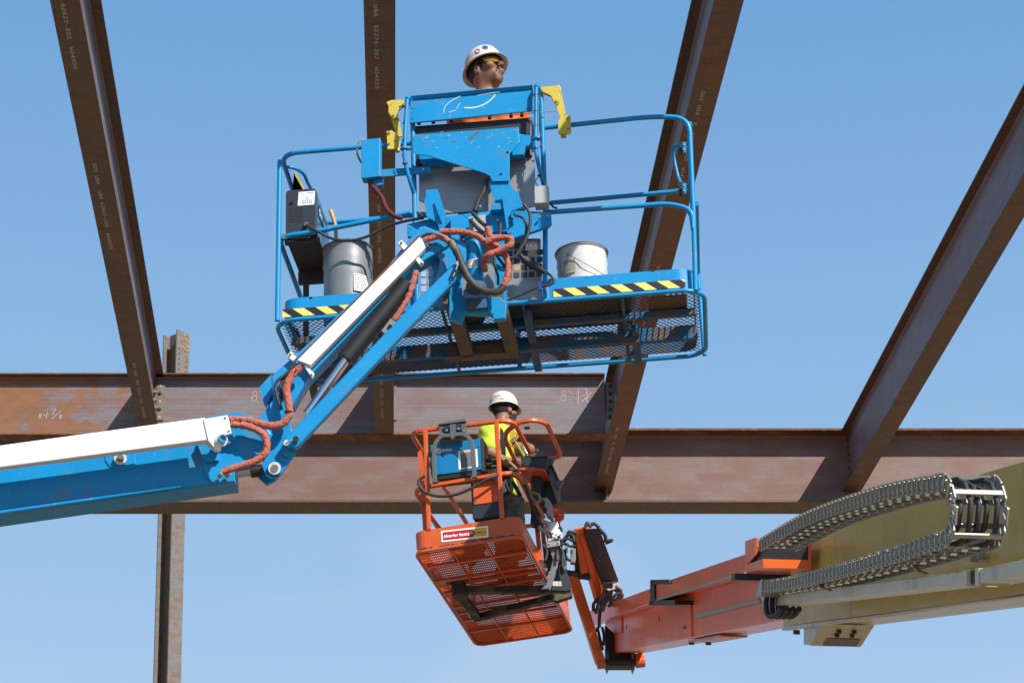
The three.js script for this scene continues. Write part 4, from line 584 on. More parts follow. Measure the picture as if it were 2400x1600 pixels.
function person(name, label, fr, H, headM, bodyPrims, shirtPrims, pantPrims, mats, lo, hi, headBlend) {
  const g = thing(name, label, 'person'); fr.place(g);
  const inv = headM.clone().invert(), t = V(0, 0, 0);
  const prim = (list, grow) => p => { let d = 9; for (const [a, c, ra, rb] of list) d = sm(d, cap3(p, a, c, ra + grow, rb + grow), .05); return d; };
  const fb0 = prim(bodyPrims, 0);
  const lowG = nets(fb0, lo, hi, .016);
  const hd = nets(p => { t.copy(p).applyMatrix4(inv); return headSDF(t); }, [H.x - .16, H.y - .21, H.z - .16], [H.x + .16, H.y + .18, H.z + .16], .0042);
  const body = mesh('body', mergeGeometries([hd, lowG].map(q => { q.deleteAttribute('uv'); const n = q.toNonIndexed(); return boxUV(n); })), mats.skin, g);
  { const at = body.geometry.attributes.position, col = new Float32Array(at.count * 3); for (let i = 0; i < at.count; i++) { t.set(at.getX(i), at.getY(i), at.getZ(i)).applyMatrix4(inv); const inH = t.length() < .2, lip = inH && t.z > .08 && Math.hypot(t.x / 1.8, t.y + .051) < .012, be = inH ? sstep(-.005, -.05, t.y - .25 * Math.max(0, .06 - t.z)) * sstep(-.01, .03, t.z) * sstep(-.14, -.11, t.y) : 0, k = 1 - be * (.32 + .22 * hash(i % 977, 3, 8)); col[i * 3] = k * (lip ? .95 : 1); col[i * 3 + 1] = k * (lip ? .72 : 1); col[i * 3 + 2] = k * (lip ? .8 : 1); } body.geometry.setAttribute('color', new THREE.BufferAttribute(col, 3)); }
  mesh('shirt', nets(p => { let d = prim(shirtPrims, .012)(p); return d + .006 * Math.sin(p.y * 46 + p.x * 31) * Math.sin(p.z * 37 + p.x * 21 + p.y * 13); }, lo, hi, .014), mats.shirt, g);
  mesh('trousers', nets(p => prim(pantPrims, .01)(p) + .005 * Math.sin(p.y * 38 + p.x * 24) * Math.sin(p.z * 29), lo, hi, .016), mats.pants, g);
  return g;
}
function hardHat(g, headM, { brim, front, shell, stickers = [], tilt = 0, k: hk = 1 }) {
  const base = headM.clone().multiply(new THREE.Matrix4().makeTranslation(0, .052, -.006)).multiply(new THREE.Matrix4().makeRotationX(tilt));
  const RX = .112 * hk, RZ = .134 * hk, HH = .136;
  const dome = (a, t, off = 0) => { const c = Math.pow(Math.cos(t * Math.PI / 2), .62), y = HH * Math.pow(Math.sin(t * Math.PI / 2), .95), ridge = 1 + .018 * Math.exp(-Math.pow(Math.sin(a) / .13, 2)) * Math.sin(t * Math.PI); return V((RX + off) * c * Math.sin(a), (y + off * Math.sin(t * 1.57)) * ridge, (RZ + off) * c * Math.cos(a)); };
  const grid = (f, nu, nv) => { const pos = [], uv = [], idx = []; for (let j = 0; j <= nv; j++) for (let i = 0; i <= nu; i++) { const p = f(i / nu, j / nv); pos.push(p.x, p.y, p.z); uv.push(i / nu, j / nv); } for (let j = 0; j < nv; j++) for (let i = 0; i < nu; i++) { const a = j * (nu + 1) + i; idx.push(a, a + 1, a + nu + 2, a, a + nu + 2, a + nu + 1); } const q = new THREE.BufferGeometry(); q.setAttribute('position', new THREE.Float32BufferAttribute(pos, 3)); q.setAttribute('uv', new THREE.Float32BufferAttribute(uv, 2)); q.setIndex(idx); q.computeVertexNormals(); q.applyMatrix4(base); q.userData.keepUV = true; return q; };
  const prof = [[1, .004], [1 + brim, -.010], [1 + brim, -.014], [1 - .02, -.002]];
  const br = (u, v) => { const a = u * 2 * Math.PI, k = prof[Math.min(3, Math.round(v * 3))], s = k[0] > 1.01 ? k[0] + (front || 0) * Math.max(0, Math.cos(a)) ** 3 : k[0]; return V(RX * s * Math.sin(a), k[1] - (k[0] > 1 ? .010 * Math.cos(a) ** 2 : 0), RZ * s * Math.cos(a)); };
  const sh = mesh('hard_hat', mergeGeometries([grid((u, v) => dome(u * 2 * Math.PI, v * .995), 56, 18), grid((u, v) => dome(-u * 2 * Math.PI, v * .995, -.003), 56, 14), grid((u, v) => br(u, 1 - v), 56, 3)]), shell, g);
  mesh('head_band', grid((u, v) => { const a = u * 2 * Math.PI; return V((RX - .012) * Math.sin(a), .012 - .045 * v, (RZ - .014) * Math.cos(a)); }, 40, 2), std({ color: lin(.012, .012, .013), roughness: .8, side: THREE.DoubleSide }), g);
  for (const [a0, a1, t0, t1, tex] of stickers) mesh('sticker', grid((u, v) => dome(R(a0 + (a1 - a0) * u), t0 + (t1 - t0) * v, .0022), 6, 6), std({ map: tex, roughness: .45, transparent: true, alphaTest: .3, side: THREE.DoubleSide }), g);
}
function glasses(g, headM, lensMat) {
  const f = (a, y, r = .094) => V(r * .92 * Math.sin(R(a)), y, .014 + r * Math.cos(R(a))).applyMatrix4(headM);
  const lens = (a0, a1) => { const n = 10, pos = [], idx = []; for (let i = 0; i <= n; i++) { const t = i / n, a = a0 + (a1 - a0) * t, e = Math.sin(Math.PI * Math.min(1, Math.max(0, t))) ** .5; for (const y of [.034, .034 - .012 - .026 * e]) { const p = f(a, y, .1 + (y < .03 ? -.004 : 0)); pos.push(p.x, p.y, p.z); } } for (let i = 0; i < n; i++) idx.push(i * 2, i * 2 + 1, i * 2 + 3, i * 2, i * 2 + 3, i * 2 + 2); const q = new THREE.BufferGeometry(); q.setAttribute('position', new THREE.Float32BufferAttribute(pos, 3)); q.setIndex(idx); q.computeVertexNormals(); return boxUV(q); };
  mesh('safety_lens', lens(4, 66), lensMat, g); mesh('safety_lens', lens(-4, -66), lensMat, g);
  mesh('glasses_frame', mergeGeometries([tube(smooth([-68, -45, -20, 0, 20, 45, 68].map(a => f(a, .035, .1005)), 24), .0024, 6), ...[-1, 1].map(s => tube(smooth([f(68 * s, .035, .1005), V(s * .088, .03, .02).applyMatrix4(headM), V(s * .088, .016, -.03).applyMatrix4(headM)], 10), .0026, 6))]), M.black, g);
}
const shellWhite = std({ map: texture(256, 256, (u, v) => mixc([.74, .735, .71], [.36, .28, .20], .6 * sstep(.62, .8, fbm(u, v, 8, 8, 5, 620))), 1), roughness: .35, clearcoat: .3 });
const shellDirty = std({ map: texture(256, 256, (u, v) => mixc([.70, .68, .60], [.20, .17, .12], .75 * sstep(.58, .74, fbm(u, v, 9, 9, 5, 630))), 1), roughness: .4 });
const badge = (bg, ink, f) => canvasTex(64, 64, (c, w) => { c.clearRect(0, 0, w, w); c.fillStyle = bg; c.beginPath(); c.arc(32, 32, 29, 0, 7); c.fill(); c.fillStyle = ink; f && f(c); });
{ // worker in the blue basket
  const zh = .17, H = b([1141, 173], zh), headM = new THREE.Matrix4().makeTranslation(H.x, H.y, H.z).multiply(euler(54, -15, -3)).multiply(new THREE.Matrix4().makeScale(1.03, 1.05, 1.03));
  const N = V(0, -.17, -.045).applyMatrix4(headM), fy = .022, hip = V(N.x, .98, N.z), L = (s, y, dx = 0, dz = 0) => V(N.x + s * .10 + dx, y, N.z + dz);
  const shY = N.y - .07, Sh = s => V(N.x + s * .165, shY, N.z), El = s => V(N.x + s * .19, shY - .30, N.z - .01), Wr = s => V(N.x + s * .16, shY - .52, N.z + .06);
  const arms = [-1, 1].flatMap(s => [[Sh(s), El(s), .058, .045], [El(s), Wr(s), .043, .03]]), hands = [-1, 1].flatMap(s => { const w0 = Wr(s), o = [[w0, w0.clone().add(V(0, -.01, .07)), .03, .035]]; for (let k = 0; k < 4; k++) { const p = w0.clone().add(V((k - 1.5) * .02, -.005, .085)); o.push([p, p.clone().add(V(0, -.012, .04 + .006 * (k % 3))), .0095, .009], [p.clone().add(V(0, -.012, .04)), p.clone().add(V(0, -.045, .052)), .009, .008]); } const th = w0.clone().add(V(-s * .035, 0, .04)); o.push([th, th.clone().add(V(-s * .025, -.01, .045)), .011, .009]); return o; });
  const torso = [[V(N.x, N.y - .02, N.z), V(N.x, shY, N.z), .07, .09], [Sh(-1), Sh(1), .075, .075], [V(N.x - .06, shY - .08, N.z), V(N.x - .05, hip.y + .1, N.z), .12, .115], [V(N.x + .06, shY - .08, N.z), V(N.x + .05, hip.y + .1, N.z), .12, .115]];
  const legs = [-1, 1].flatMap(s => [[L(s, hip.y), L(s, .54, s * .02, .02), .095, .062], [L(s, .54, s * .02, .02), L(s, .11, s * .03, -.01), .06, .045], [L(s, fy + .05, s * .03, -.04), L(s, fy + .045, s * .05, .15), .05, .04]]);
  const g = person('person', 'worker in white hard hat and amber safety glasses looking up from the blue basket', FB, H, headM, [[H.clone().addScaledVector(V(0, -1, 0), .10), N, .055, .06], ...torso, ...arms, ...hands, ...legs], [...torso.slice(1), ...arms.filter((_, i) => i % 2 === 0)], [[L(-1, hip.y + .05), L(1, hip.y + .05), .12, .12], ...legs], { skin, shirt: plain(.85, .17, .02, .85), pants: plain(.05, .06, .085, .9) }, [N.x - .45, -.03, N.z - .28], [N.x + .45, N.y + .06, N.z + .5]);
  mesh('hair', nets(p => { const t = p.clone().applyMatrix4(headM.clone().invert()); const d = ell(t, [0, .03, -.016], [.081, .1, .102]); return Math.max(d, t.z - .03 + .25 * Math.max(0, -t.y), -.075 - t.y + .3 * Math.max(0, t.z + .02), t.y - .07); }, [H.x - .17, H.y - .2, H.z - .17], [H.x + .17, H.y + .17, H.z + .17], .006), hair, g);
  hardHat(g, headM, { brim: .20, front: .05, shell: shellWhite, tilt: -.04, k: .92, stickers: [
    [-52, -30, .16, .42, badge('#3f86a8', '#20262e', c => { c.beginPath(); c.arc(32, 34, 17, 0, 7); c.fill(); c.fillStyle = '#c22b3a'; c.fillRect(14, 50, 36, 9); c.fillStyle = '#7d8a90'; c.fillRect(22, 28, 20, 6); })],
    [-76, -60, .10, .32, badge('#7d2230', '#d9d4d2', c => { c.beginPath(); c.moveTo(32, 8); c.lineTo(54, 52); c.lineTo(10, 40); c.fill(); })],
    [-16, 20, .30, .46, canvasTex(96, 48, (c, w, h) => { c.clearRect(0, 0, w, h); c.fillStyle = '#c8283c'; c.font = 'italic bold 24px sans-serif'; c.save(); c.translate(0, h); c.scale(1, 1); c.fillText('V', 4, -20); c.fillText('A', 26, -20); c.fillStyle = '#2a2f6b'; c.fillText('LCO', 44, -20); c.fillStyle = '#444'; c.fillRect(18, -10, 60, 4); c.restore(); })]] });
  glasses(g, headM, std({ color: lin(.36, .22, .02), roughness: .06, transmission: .4, thickness: 0, side: THREE.DoubleSide }));
}
// ---------------------------------------------------------------- orange boom lift: basket
const FO = new Frame(V(-.123, 6.9242, -18.3898), euler(-11.3107, -3.9215, 5.7221));
const o = (p, z = 1.22) => FO.z(p, z), oy = (p, y) => FO.y(p, y), ox = (p, x) => FO.x(p, x);
const lift2 = thing('boom_lift', 'orange and cream boom lift with a long cable chain and a small orange basket', 'boom lift'); FO.place(lift2);
const bk = group('basket', lift2), OS = rect(.034, .034, .005);
const orail = (pts, ref = V(0, 1, 0), r = .1, name = 'top_rail', prof = OS) => mesh(name, sweep(fillet(pts, r), prof, { ref, sharp: true }), M.orange, bk);
const HT = 1.085, HM = oy(zI(600, 985), 0) && .60;
const hm = o(zI(600, 985)).y;
orail([V(-.40, HT + .03, -1.18), V(-.425, HT + .03, 1.2), V(.47, HT - .02, 1.22), oy(zI(1310, 690), HT - .02)], V(0, 1, 0), .13);
orail([oy(zI(1195, 395), HT), oy(zI(1340, 362), HT), oy(zI(1480, 395), HT), oy(zI(1628, 705), HT), oy(zI(1610, 745), HT), oy(zI(1500, 762), HT)], V(0, 1, 0), .11);
orail([oy(zI(1195, 395), HT), oy(zI(1075, 480), HT), oy(zI(1060, 560), HT), oy(zI(1215, 880), HT)], V(0, 1, 0), .1);
orail([oy(zI(1215, 880), HT), V(.455, hm + .02, -.2)], V(1, 0, 0), .01);
orail([V(-.42, hm, -1.2), V(-.43, hm, 1.2), V(.46, hm, 1.22), V(.462, hm - .02, -.4)], V(0, 1, 0), .13, 'mid_rail');
orail([V(-.40, HT + .03, -1.18), V(.45, HT, -1.2), V(.46, HT, -.75)], V(0, 1, 0), .1);
orail([V(-.42, hm, -1.2), V(.45, hm, -1.2), V(.46, hm, -.7)], V(0, 1, 0), .1, 'mid_rail');
const postO = (a, c, z0 = 1.22, z1 = 1.22) => mesh('post', bar(o(a, z0), o(c, z1), .036, .036, V(0, 0, 1), .005), M.orange, bk);
postO(zI(246, 482), zI(285, 1490), 1.235, 1.21); postO(zI(972, 378), zI(1032, 1375), 1.235, 1.22);
for (const [x, z] of [[-.425, .85], [-.425, -1.1], [.43, -1.15]]) mesh('post', boxG(x - .018, x + .018, .1, HT, z - .018, z + .018), M.orange, bk);
{ const base = ox(zI(1390, 1480), .46); mesh('post', bar(V(.46, HT, base.z + .02), V(.462, .1, base.z), .038, .038, V(1, 0, 0), .005), M.orange, bk); mesh('post', bar(V(.46, HT, base.z - .3), V(.462, .1, base.z - .32), .036, .036, V(1, 0, 0), .005), M.orange, bk); }
for (const [a, c] of [[zI(310, 1370), zI(395, 1470)], [zI(1380, 1215), zI(1465, 1365)]]) mesh('brace', bar(o(a, .9), o(c, .9), .03, .03, V(0, 0, 1)), M.orange, bk);
mesh('rail_loop', sweep(smooth([zI(1570, 1360), zI(1585, 1230), zI(1640, 1310), zI(1640, 1370), zI(1570, 1385)].map(p => o(p, -1.0)), 24), rect(.035, .03), { ref: V(0, 0, 1), sharp: true }), M.orange, bk);
// toe boards and rim
const rr2 = (hx, hz, r, y) => roundRect(hx, hz, r, y, 7);
mesh('toe_board', sweep(rr2(.45, 1.215, .09, .10), rect(.005, .185), { closed: true, ref: V(0, 1, 0), sharp: true }), M.orange, bk);
mesh('floor_rim', sweep(rr2(.455, 1.22, .095, .008), rect(.022, .024, .004), { closed: true, ref: V(0, 1, 0), sharp: true }), M.orange, bk);
const crust = []; for (let k = 0; k < 70; k++) { const e = new THREE.IcosahedronGeometry(rr(.004, .010), 0), t = rnd(); e.scale(rr(1, 2.6), 1, .5); e.translate(-.42 + .82 * t, .026 + rr(-.004, .008), 1.219); crust.push(boxUV(e)); } mesh('dried_mud', mergeGeometries(crust), plain(.11, .065, .04, .95), bk);
mesh('rental_sign', quad(o(zJ(405, 280), 1.222), o(zJ(888, 225), 1.222), o(zJ(892, 340), 1.222), o(zJ(412, 393), 1.222)), std({ roughness: .5, map: canvasTex(512, 128, (c, w, h) => {
  c.fillStyle = '#f0efea'; c.fillRect(0, 0, w, h); c.fillStyle = '#a81f2e'; c.fillRect(16, 16, 345, h - 32); c.fillStyle = '#e8ab2a'; c.fillRect(345, 16, 151, h - 32);
  c.fillStyle = '#fff'; c.font = 'bold 44px sans-serif'; c.fillText('Altorfer Rents', 26, 82, 282); c.fillStyle = '#16233f'; c.beginPath(); c.arc(345, 64, 27, 0, 7); c.fill(); c.fillStyle = '#fff'; c.font = 'bold 21px sans-serif'; c.textAlign = 'center'; c.fillText('CAT', 345, 71); c.fillStyle = '#1b1b1b'; c.font = 'bold 34px monospace'; c.fillText('Rental', 434, 77, 110); c.font = 'bold 14px monospace'; c.fillText('T  H  E', 434, 38); c.fillText('S T O R E', 434, 104);
}) }), bk);
{ // floor: rib mesh
  const G = []; for (let x = -.435; x < .44; x += .0165) G.push(boxG(x - .0022, x + .0022, .019, .036, -1.2, 1.2)); for (let z = -1.19; z < 1.19; z += .05) G.push(boxG(-.435, .435, .022, .030, z - .004, z + .004));
  const m = mesh('floor_mesh', mergeGeometries(G), std({ map: texture(256, 256, (u, v) => mixc([.88, .155, .022], [.22, .075, .03], sstep(.42, .78, fbm(u, v, 6, 6, 6, 700))), .9), roughness: .75, side: THREE.DoubleSide }), bk); m.userData.kind = 'stuff';
}
for (const [p, q] of [[zJ(270, 640), zJ(1275, 510)], [zJ(500, 770), zJ(1370, 650)], [zJ(400, 830), zJ(1390, 710)], [zJ(440, 900), zJ(1420, 790)], [zJ(700, 1035), zJ(1560, 920)], [zJ(560, 1080), zJ(1590, 1030)], [zJ(640, 1180), zJ(1640, 1070)], [zJ(720, 1300), zJ(1680, 1180)]]) { const a = oy(p, .0), c = oy(q, .0), z = (a.z + c.z) / 2; mesh('floor_rib', boxG(-.43, .43, -.004, .019, z - .014, z + .014), M.orange, bk); }
for (const [p, q] of [[zJ(515, 480), zJ(745, 850)], [zJ(860, 420), zJ(1110, 840)]]) { const x = oy(p, 0).x; mesh('floor_rib', boxG(x - .006, x + .006, .0, .018, -1.18, 1.18), M.orange, bk); }
// black support frame under the floor
const bl = (p, q, w0 = .062, h = .06) => mesh('support_beam', bar(oy(p, -.07), oy(q, -.07), w0, h, V(0, 1, 0), .006), M.dirtyBlack, bk);
bl(zJ(590, 885), zJ(1560, 880)); bl(zJ(610, 930), zJ(780, 1170), .075); bl(zJ(775, 1165), zJ(1680, 925));
mesh('support_block', (() => { const a = oy(zJ(600, 895), -.07); return boxG(a.x - .06, a.x + .05, -.12, 0, a.z - .09, a.z + .06); })(), M.dirtyBlack, bk);
mesh('mounting_tab', boxG(-.445, -.36, .0, .02, oy(zJ(575, 800), 0).z - .09, oy(zJ(575, 800), 0).z + .09), M.orange, bk);
// ---------------------------------------------------------------- equipment hung on the orange basket
{ const g = thing('welding_machine', 'bright blue welding machine with white logo hung on the orange basket', 'welder'); FO.place(g);
  const z = 1.20, T = [zV(420, 722), zV(1455, 580), zV(1480, 1215), zV(455, 1342)];
  mesh('case', poly(FO, T, z, .19, null, .004), std({ map: paintTex([.004, .215, .50], [.2, .2, .2], [.3, .35, .4], 520, .08, .2), roughness: .4 }), g);
  mesh('rear_panel', poly(FO, [zV(1452, 582), zV(1495, 574), zV(1522, 1210), zV(1540, 1245), zV(1480, 1245)], z + .005, .20), M.dark, g);
  mesh('bottom_skid', poly(FO, [zV(470, 1342), zV(1480, 1222), zV(1550, 1290), zV(1480, 1310), zV(600, 1420)], z - .01, .17), M.black, g);
  mesh('front_panel', poly(FO, [zV(405, 735), zV(430, 720), zV(460, 1342), zV(435, 1345)], z - .005, .18), M.black, g);
  mesh('logo', quad(o(zV(520, 768), z + .002), o(zV(870, 738), z + .002), o(zV(890, 880), z + .002), o(zV(535, 920), z + .002)), decalMat(canvasTex(320, 128, (c, w, h) => { c.clearRect(0, 0, w, h); c.fillStyle = '#eef2f4'; c.beginPath(); c.arc(56, 68, 52, 0, 7); c.fill(); c.fillStyle = '#0d72ba'; for (let k = 0; k < 3; k++) { c.beginPath(); c.moveTo(24 + k * 21, 104); c.lineTo(48 + k * 21, 36); c.lineTo(57 + k * 21, 36); c.lineTo(33 + k * 21, 104); c.fill(); } c.fillStyle = '#eef2f4'; c.font = 'bold 72px sans-serif'; c.fillText('Miller', 118, 92, 190); }), { roughness: .45 }), g);
  mesh('warning_label', quad(o(zV(985, 850), z + .002), o(zV(1378, 796), z + .002), o(zV(1402, 1162), z + .002), o(zV(1003, 1220), z + .002)), std({ map: canvasTex(256, 240, (c, w, h) => { c.fillStyle = '#e6e6e4'; c.fillRect(0, 0, w, h); c.fillStyle = '#e07a22'; c.fillRect(26, 8, 210, 14); c.fillStyle = '#8c9097'; c.fillRect(30, 26, 150, 200); c.fillStyle = '#1c1d22'; for (let i = 0; i < 11; i++) { let y = 30; while (y < 218) { const l = 5 + 20 * hash(i, y | 0, 9); c.fillRect(36 + i * 13, y, 7, l); y += l + 3; } } for (let i = 0; i < 2; i++) { let y = 30; while (y < 215) { const l = 6 + 16 * hash(i, y | 0, 19); c.fillRect(205 + i * 16, y, 9, l); y += l + 4; } } }), roughness: .5 }), g);
  for (const p of [zV(1410, 755), zV(1427, 1145), zV(625, 1308)]) bolt(g, o(p, z), .006, M.dark, .004);
  for (const [v, u2] of [[1035, 1880], [1165, 1800]]) mesh('weld_connector', sweep([o(zV(1545, v), z - .08), o(zV(1640, v), z - .08), o(zV(1660, v), z - .08), o(zV(u2, v - 10), z - .10)], circ(1, 12), { scale: (t, i) => [.019, .018, .016, .016][i] }), M.black, g);
  const c = thing('welder_cradle', 'grey tube arch and bracket clamping the bright blue welding machine to the orange rail', 'cradle'); FO.place(c);
  const az = 1.285, AP = rect(.034, .026, .003);
  mesh('arch', sweep(fillet([zV(515, 1470), zV(495, 1000), zV(500, 720), zV(640, 540), zV(825, 527)].map(p => o(p, az)), .06, 8), AP, { ref: V(0, 0, 1), sharp: true }), M.armgrey, c);
  mesh('arch', sweep(fillet([zV(930, 512), zV(1130, 495), zV(1270, 640), zV(1305, 1000), zV(1325, 1360)].map(p => o(p, az)), .06, 8), AP, { ref: V(0, 0, 1), sharp: true }), M.armgrey, c);
  mesh('back_plate', poly(FO, [zV(598, 350), zV(1160, 280), zV(1170, 560), zV(612, 620)], az - .03, .008), M.armgrey, c);
  mesh('hook_plate', poly(FO, [zV(820, 300), zV(935, 290), zV(930, 540), zV(880, 600), zV(830, 560)], az + .012, .03), M.armgrey, c);
  mesh('rail_cap', poly(FO, [zV(568, 285), zV(1130, 180), zV(1138, 232), zV(575, 305)], az - .02, .09), M.armgrey, c);
  for (const p of [[[690, 335], [815, 320], [822, 460], [700, 480]], [[930, 295], [1050, 280], [1060, 420], [940, 440]]]) mesh('pad', poly(FO, p.map(q => zV(...q)), az - .012, .016), M.navy, c);
  for (const p of [zV(665, 505), zV(1110, 440)]) bolt(c, o(p, az - .03), .013, M.zinc, .012); for (const p of [zV(765, 432), zV(1000, 397)]) bolt(c, o(p, az - .012), .013, M.zinc, .012);
  for (const p of [zV(515, 1470), zV(1325, 1365)]) { const q = o(p, az); mesh('foot', boxG(q.x - .022, q.x + .022, q.y - .012, q.y + .008, az - .02, az + .02), M.armgrey, c); }
}
{ const g = thing('manual_box', 'black storage box with an orange front under the blue welding machine', 'box'); FO.place(g); const z = 1.17;
  mesh('case', poly(FO, [zI(708, 1000), zI(1000, 955), zI(1040, 1330), zI(1020, 1348), zI(760, 1382), zI(728, 1362)], z, .12, null, .01), M.navy, g);
  mesh('front_panel', poly(FO, [zI(733, 1005), zI(985, 962), zI(1005, 1195), zI(750, 1230), zI(740, 1215)], z + .008, .01, null, .002), std({ map: tOrange, roughness: .5 }), g);
  for (const p of [zI(755, 1025), zI(970, 990), zI(765, 1190), zI(980, 1160)]) bolt(g, o(p, z + .008), .009, M.zinc, .006); }
{ const c = o([1187, 1176], .75); const g = pail('steel_bucket', 'dirty dark steel bucket standing in the orange basket beside the storage box', FO, V(c.x, .03, c.z), .15, c.y - .035, M.bucketOld, M.dark); }
{ const g = thing('tool_bag', 'crumpled brown canvas bag slumped in the orange basket', 'bag'); FO.place(g); const c = o(zI(650, 1400), .75); mesh('bag', nets(p => { const q = V(p.x - c.x, p.y - .15, p.z - c.z); return ell(q, [0, .03 - .3 * q.x, 0], [.17, .15 - .2 * q.x, .12]) + .02 * Math.sin(q.x * 38 + q.y * 21) * Math.sin(q.z * 33 + q.y * 27); }, [c.x - .25, -.05, c.z - .2], [c.x + .25, .5, c.z + .2], .012), std({ map: texture(128, 128, (u, v) => mixc([.10, .08, .06], [.05, .04, .032], fbm(u, v, 5, 5, 4, 720)), .3), roughness: .95 }), g); }
{ // bins and control console on the outboard side
  const g = thing('control_console', 'dark grey lidded control console inside the orange rail loop', 'console'); FO.place(g);
  mesh('lid', poly(FO, [zI(1340, 705), zI(1375, 695), zI(1385, 650), zI(1420, 680), zI(1470, 690), zI(1490, 730), zI(1330, 745)], .62, .3, null, .01), M.armgrey, g);
  mesh('body', poly(FO, [zI(1220, 740), zI(1340, 730), zI(1500, 745), zI(1480, 865), zI(1345, 875), zI(1225, 820)], .60, .3, null, .01), plain(.035, .045, .055, .4), g);
  mesh('side_panel', poly(FO, [zI(1500, 745), zI(1622, 985), zI(1622, 1195), zI(1590, 1195), zI(1480, 870)], .45, .02), M.grey, g);
  mesh('frame_tube', tube([o(zI(1510, 770), .48), o(zI(1610, 1000), .48)], .012, 8), M.dark, g);
  for (const p of [[1520, 780], [1610, 1010]]) mesh('clamp', poly(FO, [zI(p[0] - 50, p[1] - 20), zI(p[0] + 45, p[1] - 30), zI(p[0] + 30, p[1] + 10), zI(p[0], p[1] + 50), zI(p[0] - 15, p[1] + 40)], .50, .04), M.armgrey, g);
  mesh('support_tray', poly(FO, [zI(1200, 855), zI(1330, 845), zI(1470, 868), zI(1465, 885), zI(1340, 885), zI(1205, 870)], .64, .3), M.orange, g);
  mesh('column', poly(FO, [zI(1350, 880), zI(1440, 880), zI(1420, 1120), zI(1400, 1420), zI(1320, 1420)], .52, .12), M.navy, g);
  mesh('back_cover', poly(FO, [zI(1440, 890), zI(1500, 880), zI(1610, 1190), zI(1560, 1240), zI(1430, 1130)], .40, .08), M.black, g); }
{ const g = thing('yellow_pendant', 'yellow box on a thin pole held beside the worker in hi-vis shirt', 'tool'); FO.place(g); mesh('box', poly(FO, [zI(1085, 560), zI(1100, 450), zI(1135, 420), zI(1180, 490), zI(1165, 540), zI(1110, 580)], .2, .08, null, .006), M.yellow, g); mesh('pole', tube([o(zI(1150, 560), .18), o(zI(1255, 735), .10)], .009, 8), M.yellow, g); mesh('cable', tube(smooth([o(zI(1180, 480), .19), o(zI(1200, 530), .19), o(zI(1150, 580), .19), o(zI(1110, 580), .19)], 16), .004, 6), M.lightgrey, g); }
{ const g = thing('spray_can', 'small silver canister standing behind the orange rail', 'canister'); FO.place(g); const a = o(zI(1245, 630), .25), c = o(zI(1285, 720), .25); mesh('body', cyl(a, c, .022, .022, 14), M.zinc, g); mesh('valve', cyl(c, o(zI(1290, 745), .25), .009, .007, 10), M.bolt, g); mesh('holder', cyl(c, V(c.x, .9, c.z), .006, .006, 6), M.dark, g); }
// leads of the orange basket
{ const g = group('leads', lift2);
  mesh('black_lead', tube(smooth([[240, 935], [180, 990], [200, 1060], [280, 1120], [430, 1145], [580, 1120], [760, 1040], [900, 960], [1060, 918], [1180, 950], [1260, 1030], [1320, 1180], [1370, 1340], [1440, 1440]].map(p => o(zI(...p), 1.27 - Math.max(0, p[0] - 1000) * .0012)), 70), .0135, 8), M.hose, g);
  mesh('yellow_lead', tube(smooth([[1030, 770], [1090, 790], [1180, 870], [1260, 980], [1310, 1120], [1360, 1190], [1410, 1200], [1410, 1140], [1350, 1110], [1330, 1120]].map(p => o(zI(...p), .75)), 50), .0135, 8), plain(.36, .25, .10, .7), g);
  for (const [u, v] of [[1298, 445], [1300, 548], [1315, 738], [1328, 930]]) { const p = ox(zI(u, v), .47); mesh('cable_tie', boxG(.436, .484, p.y - .004, p.y + .004, p.z - .025, p.z + .025), M.black, g); } }
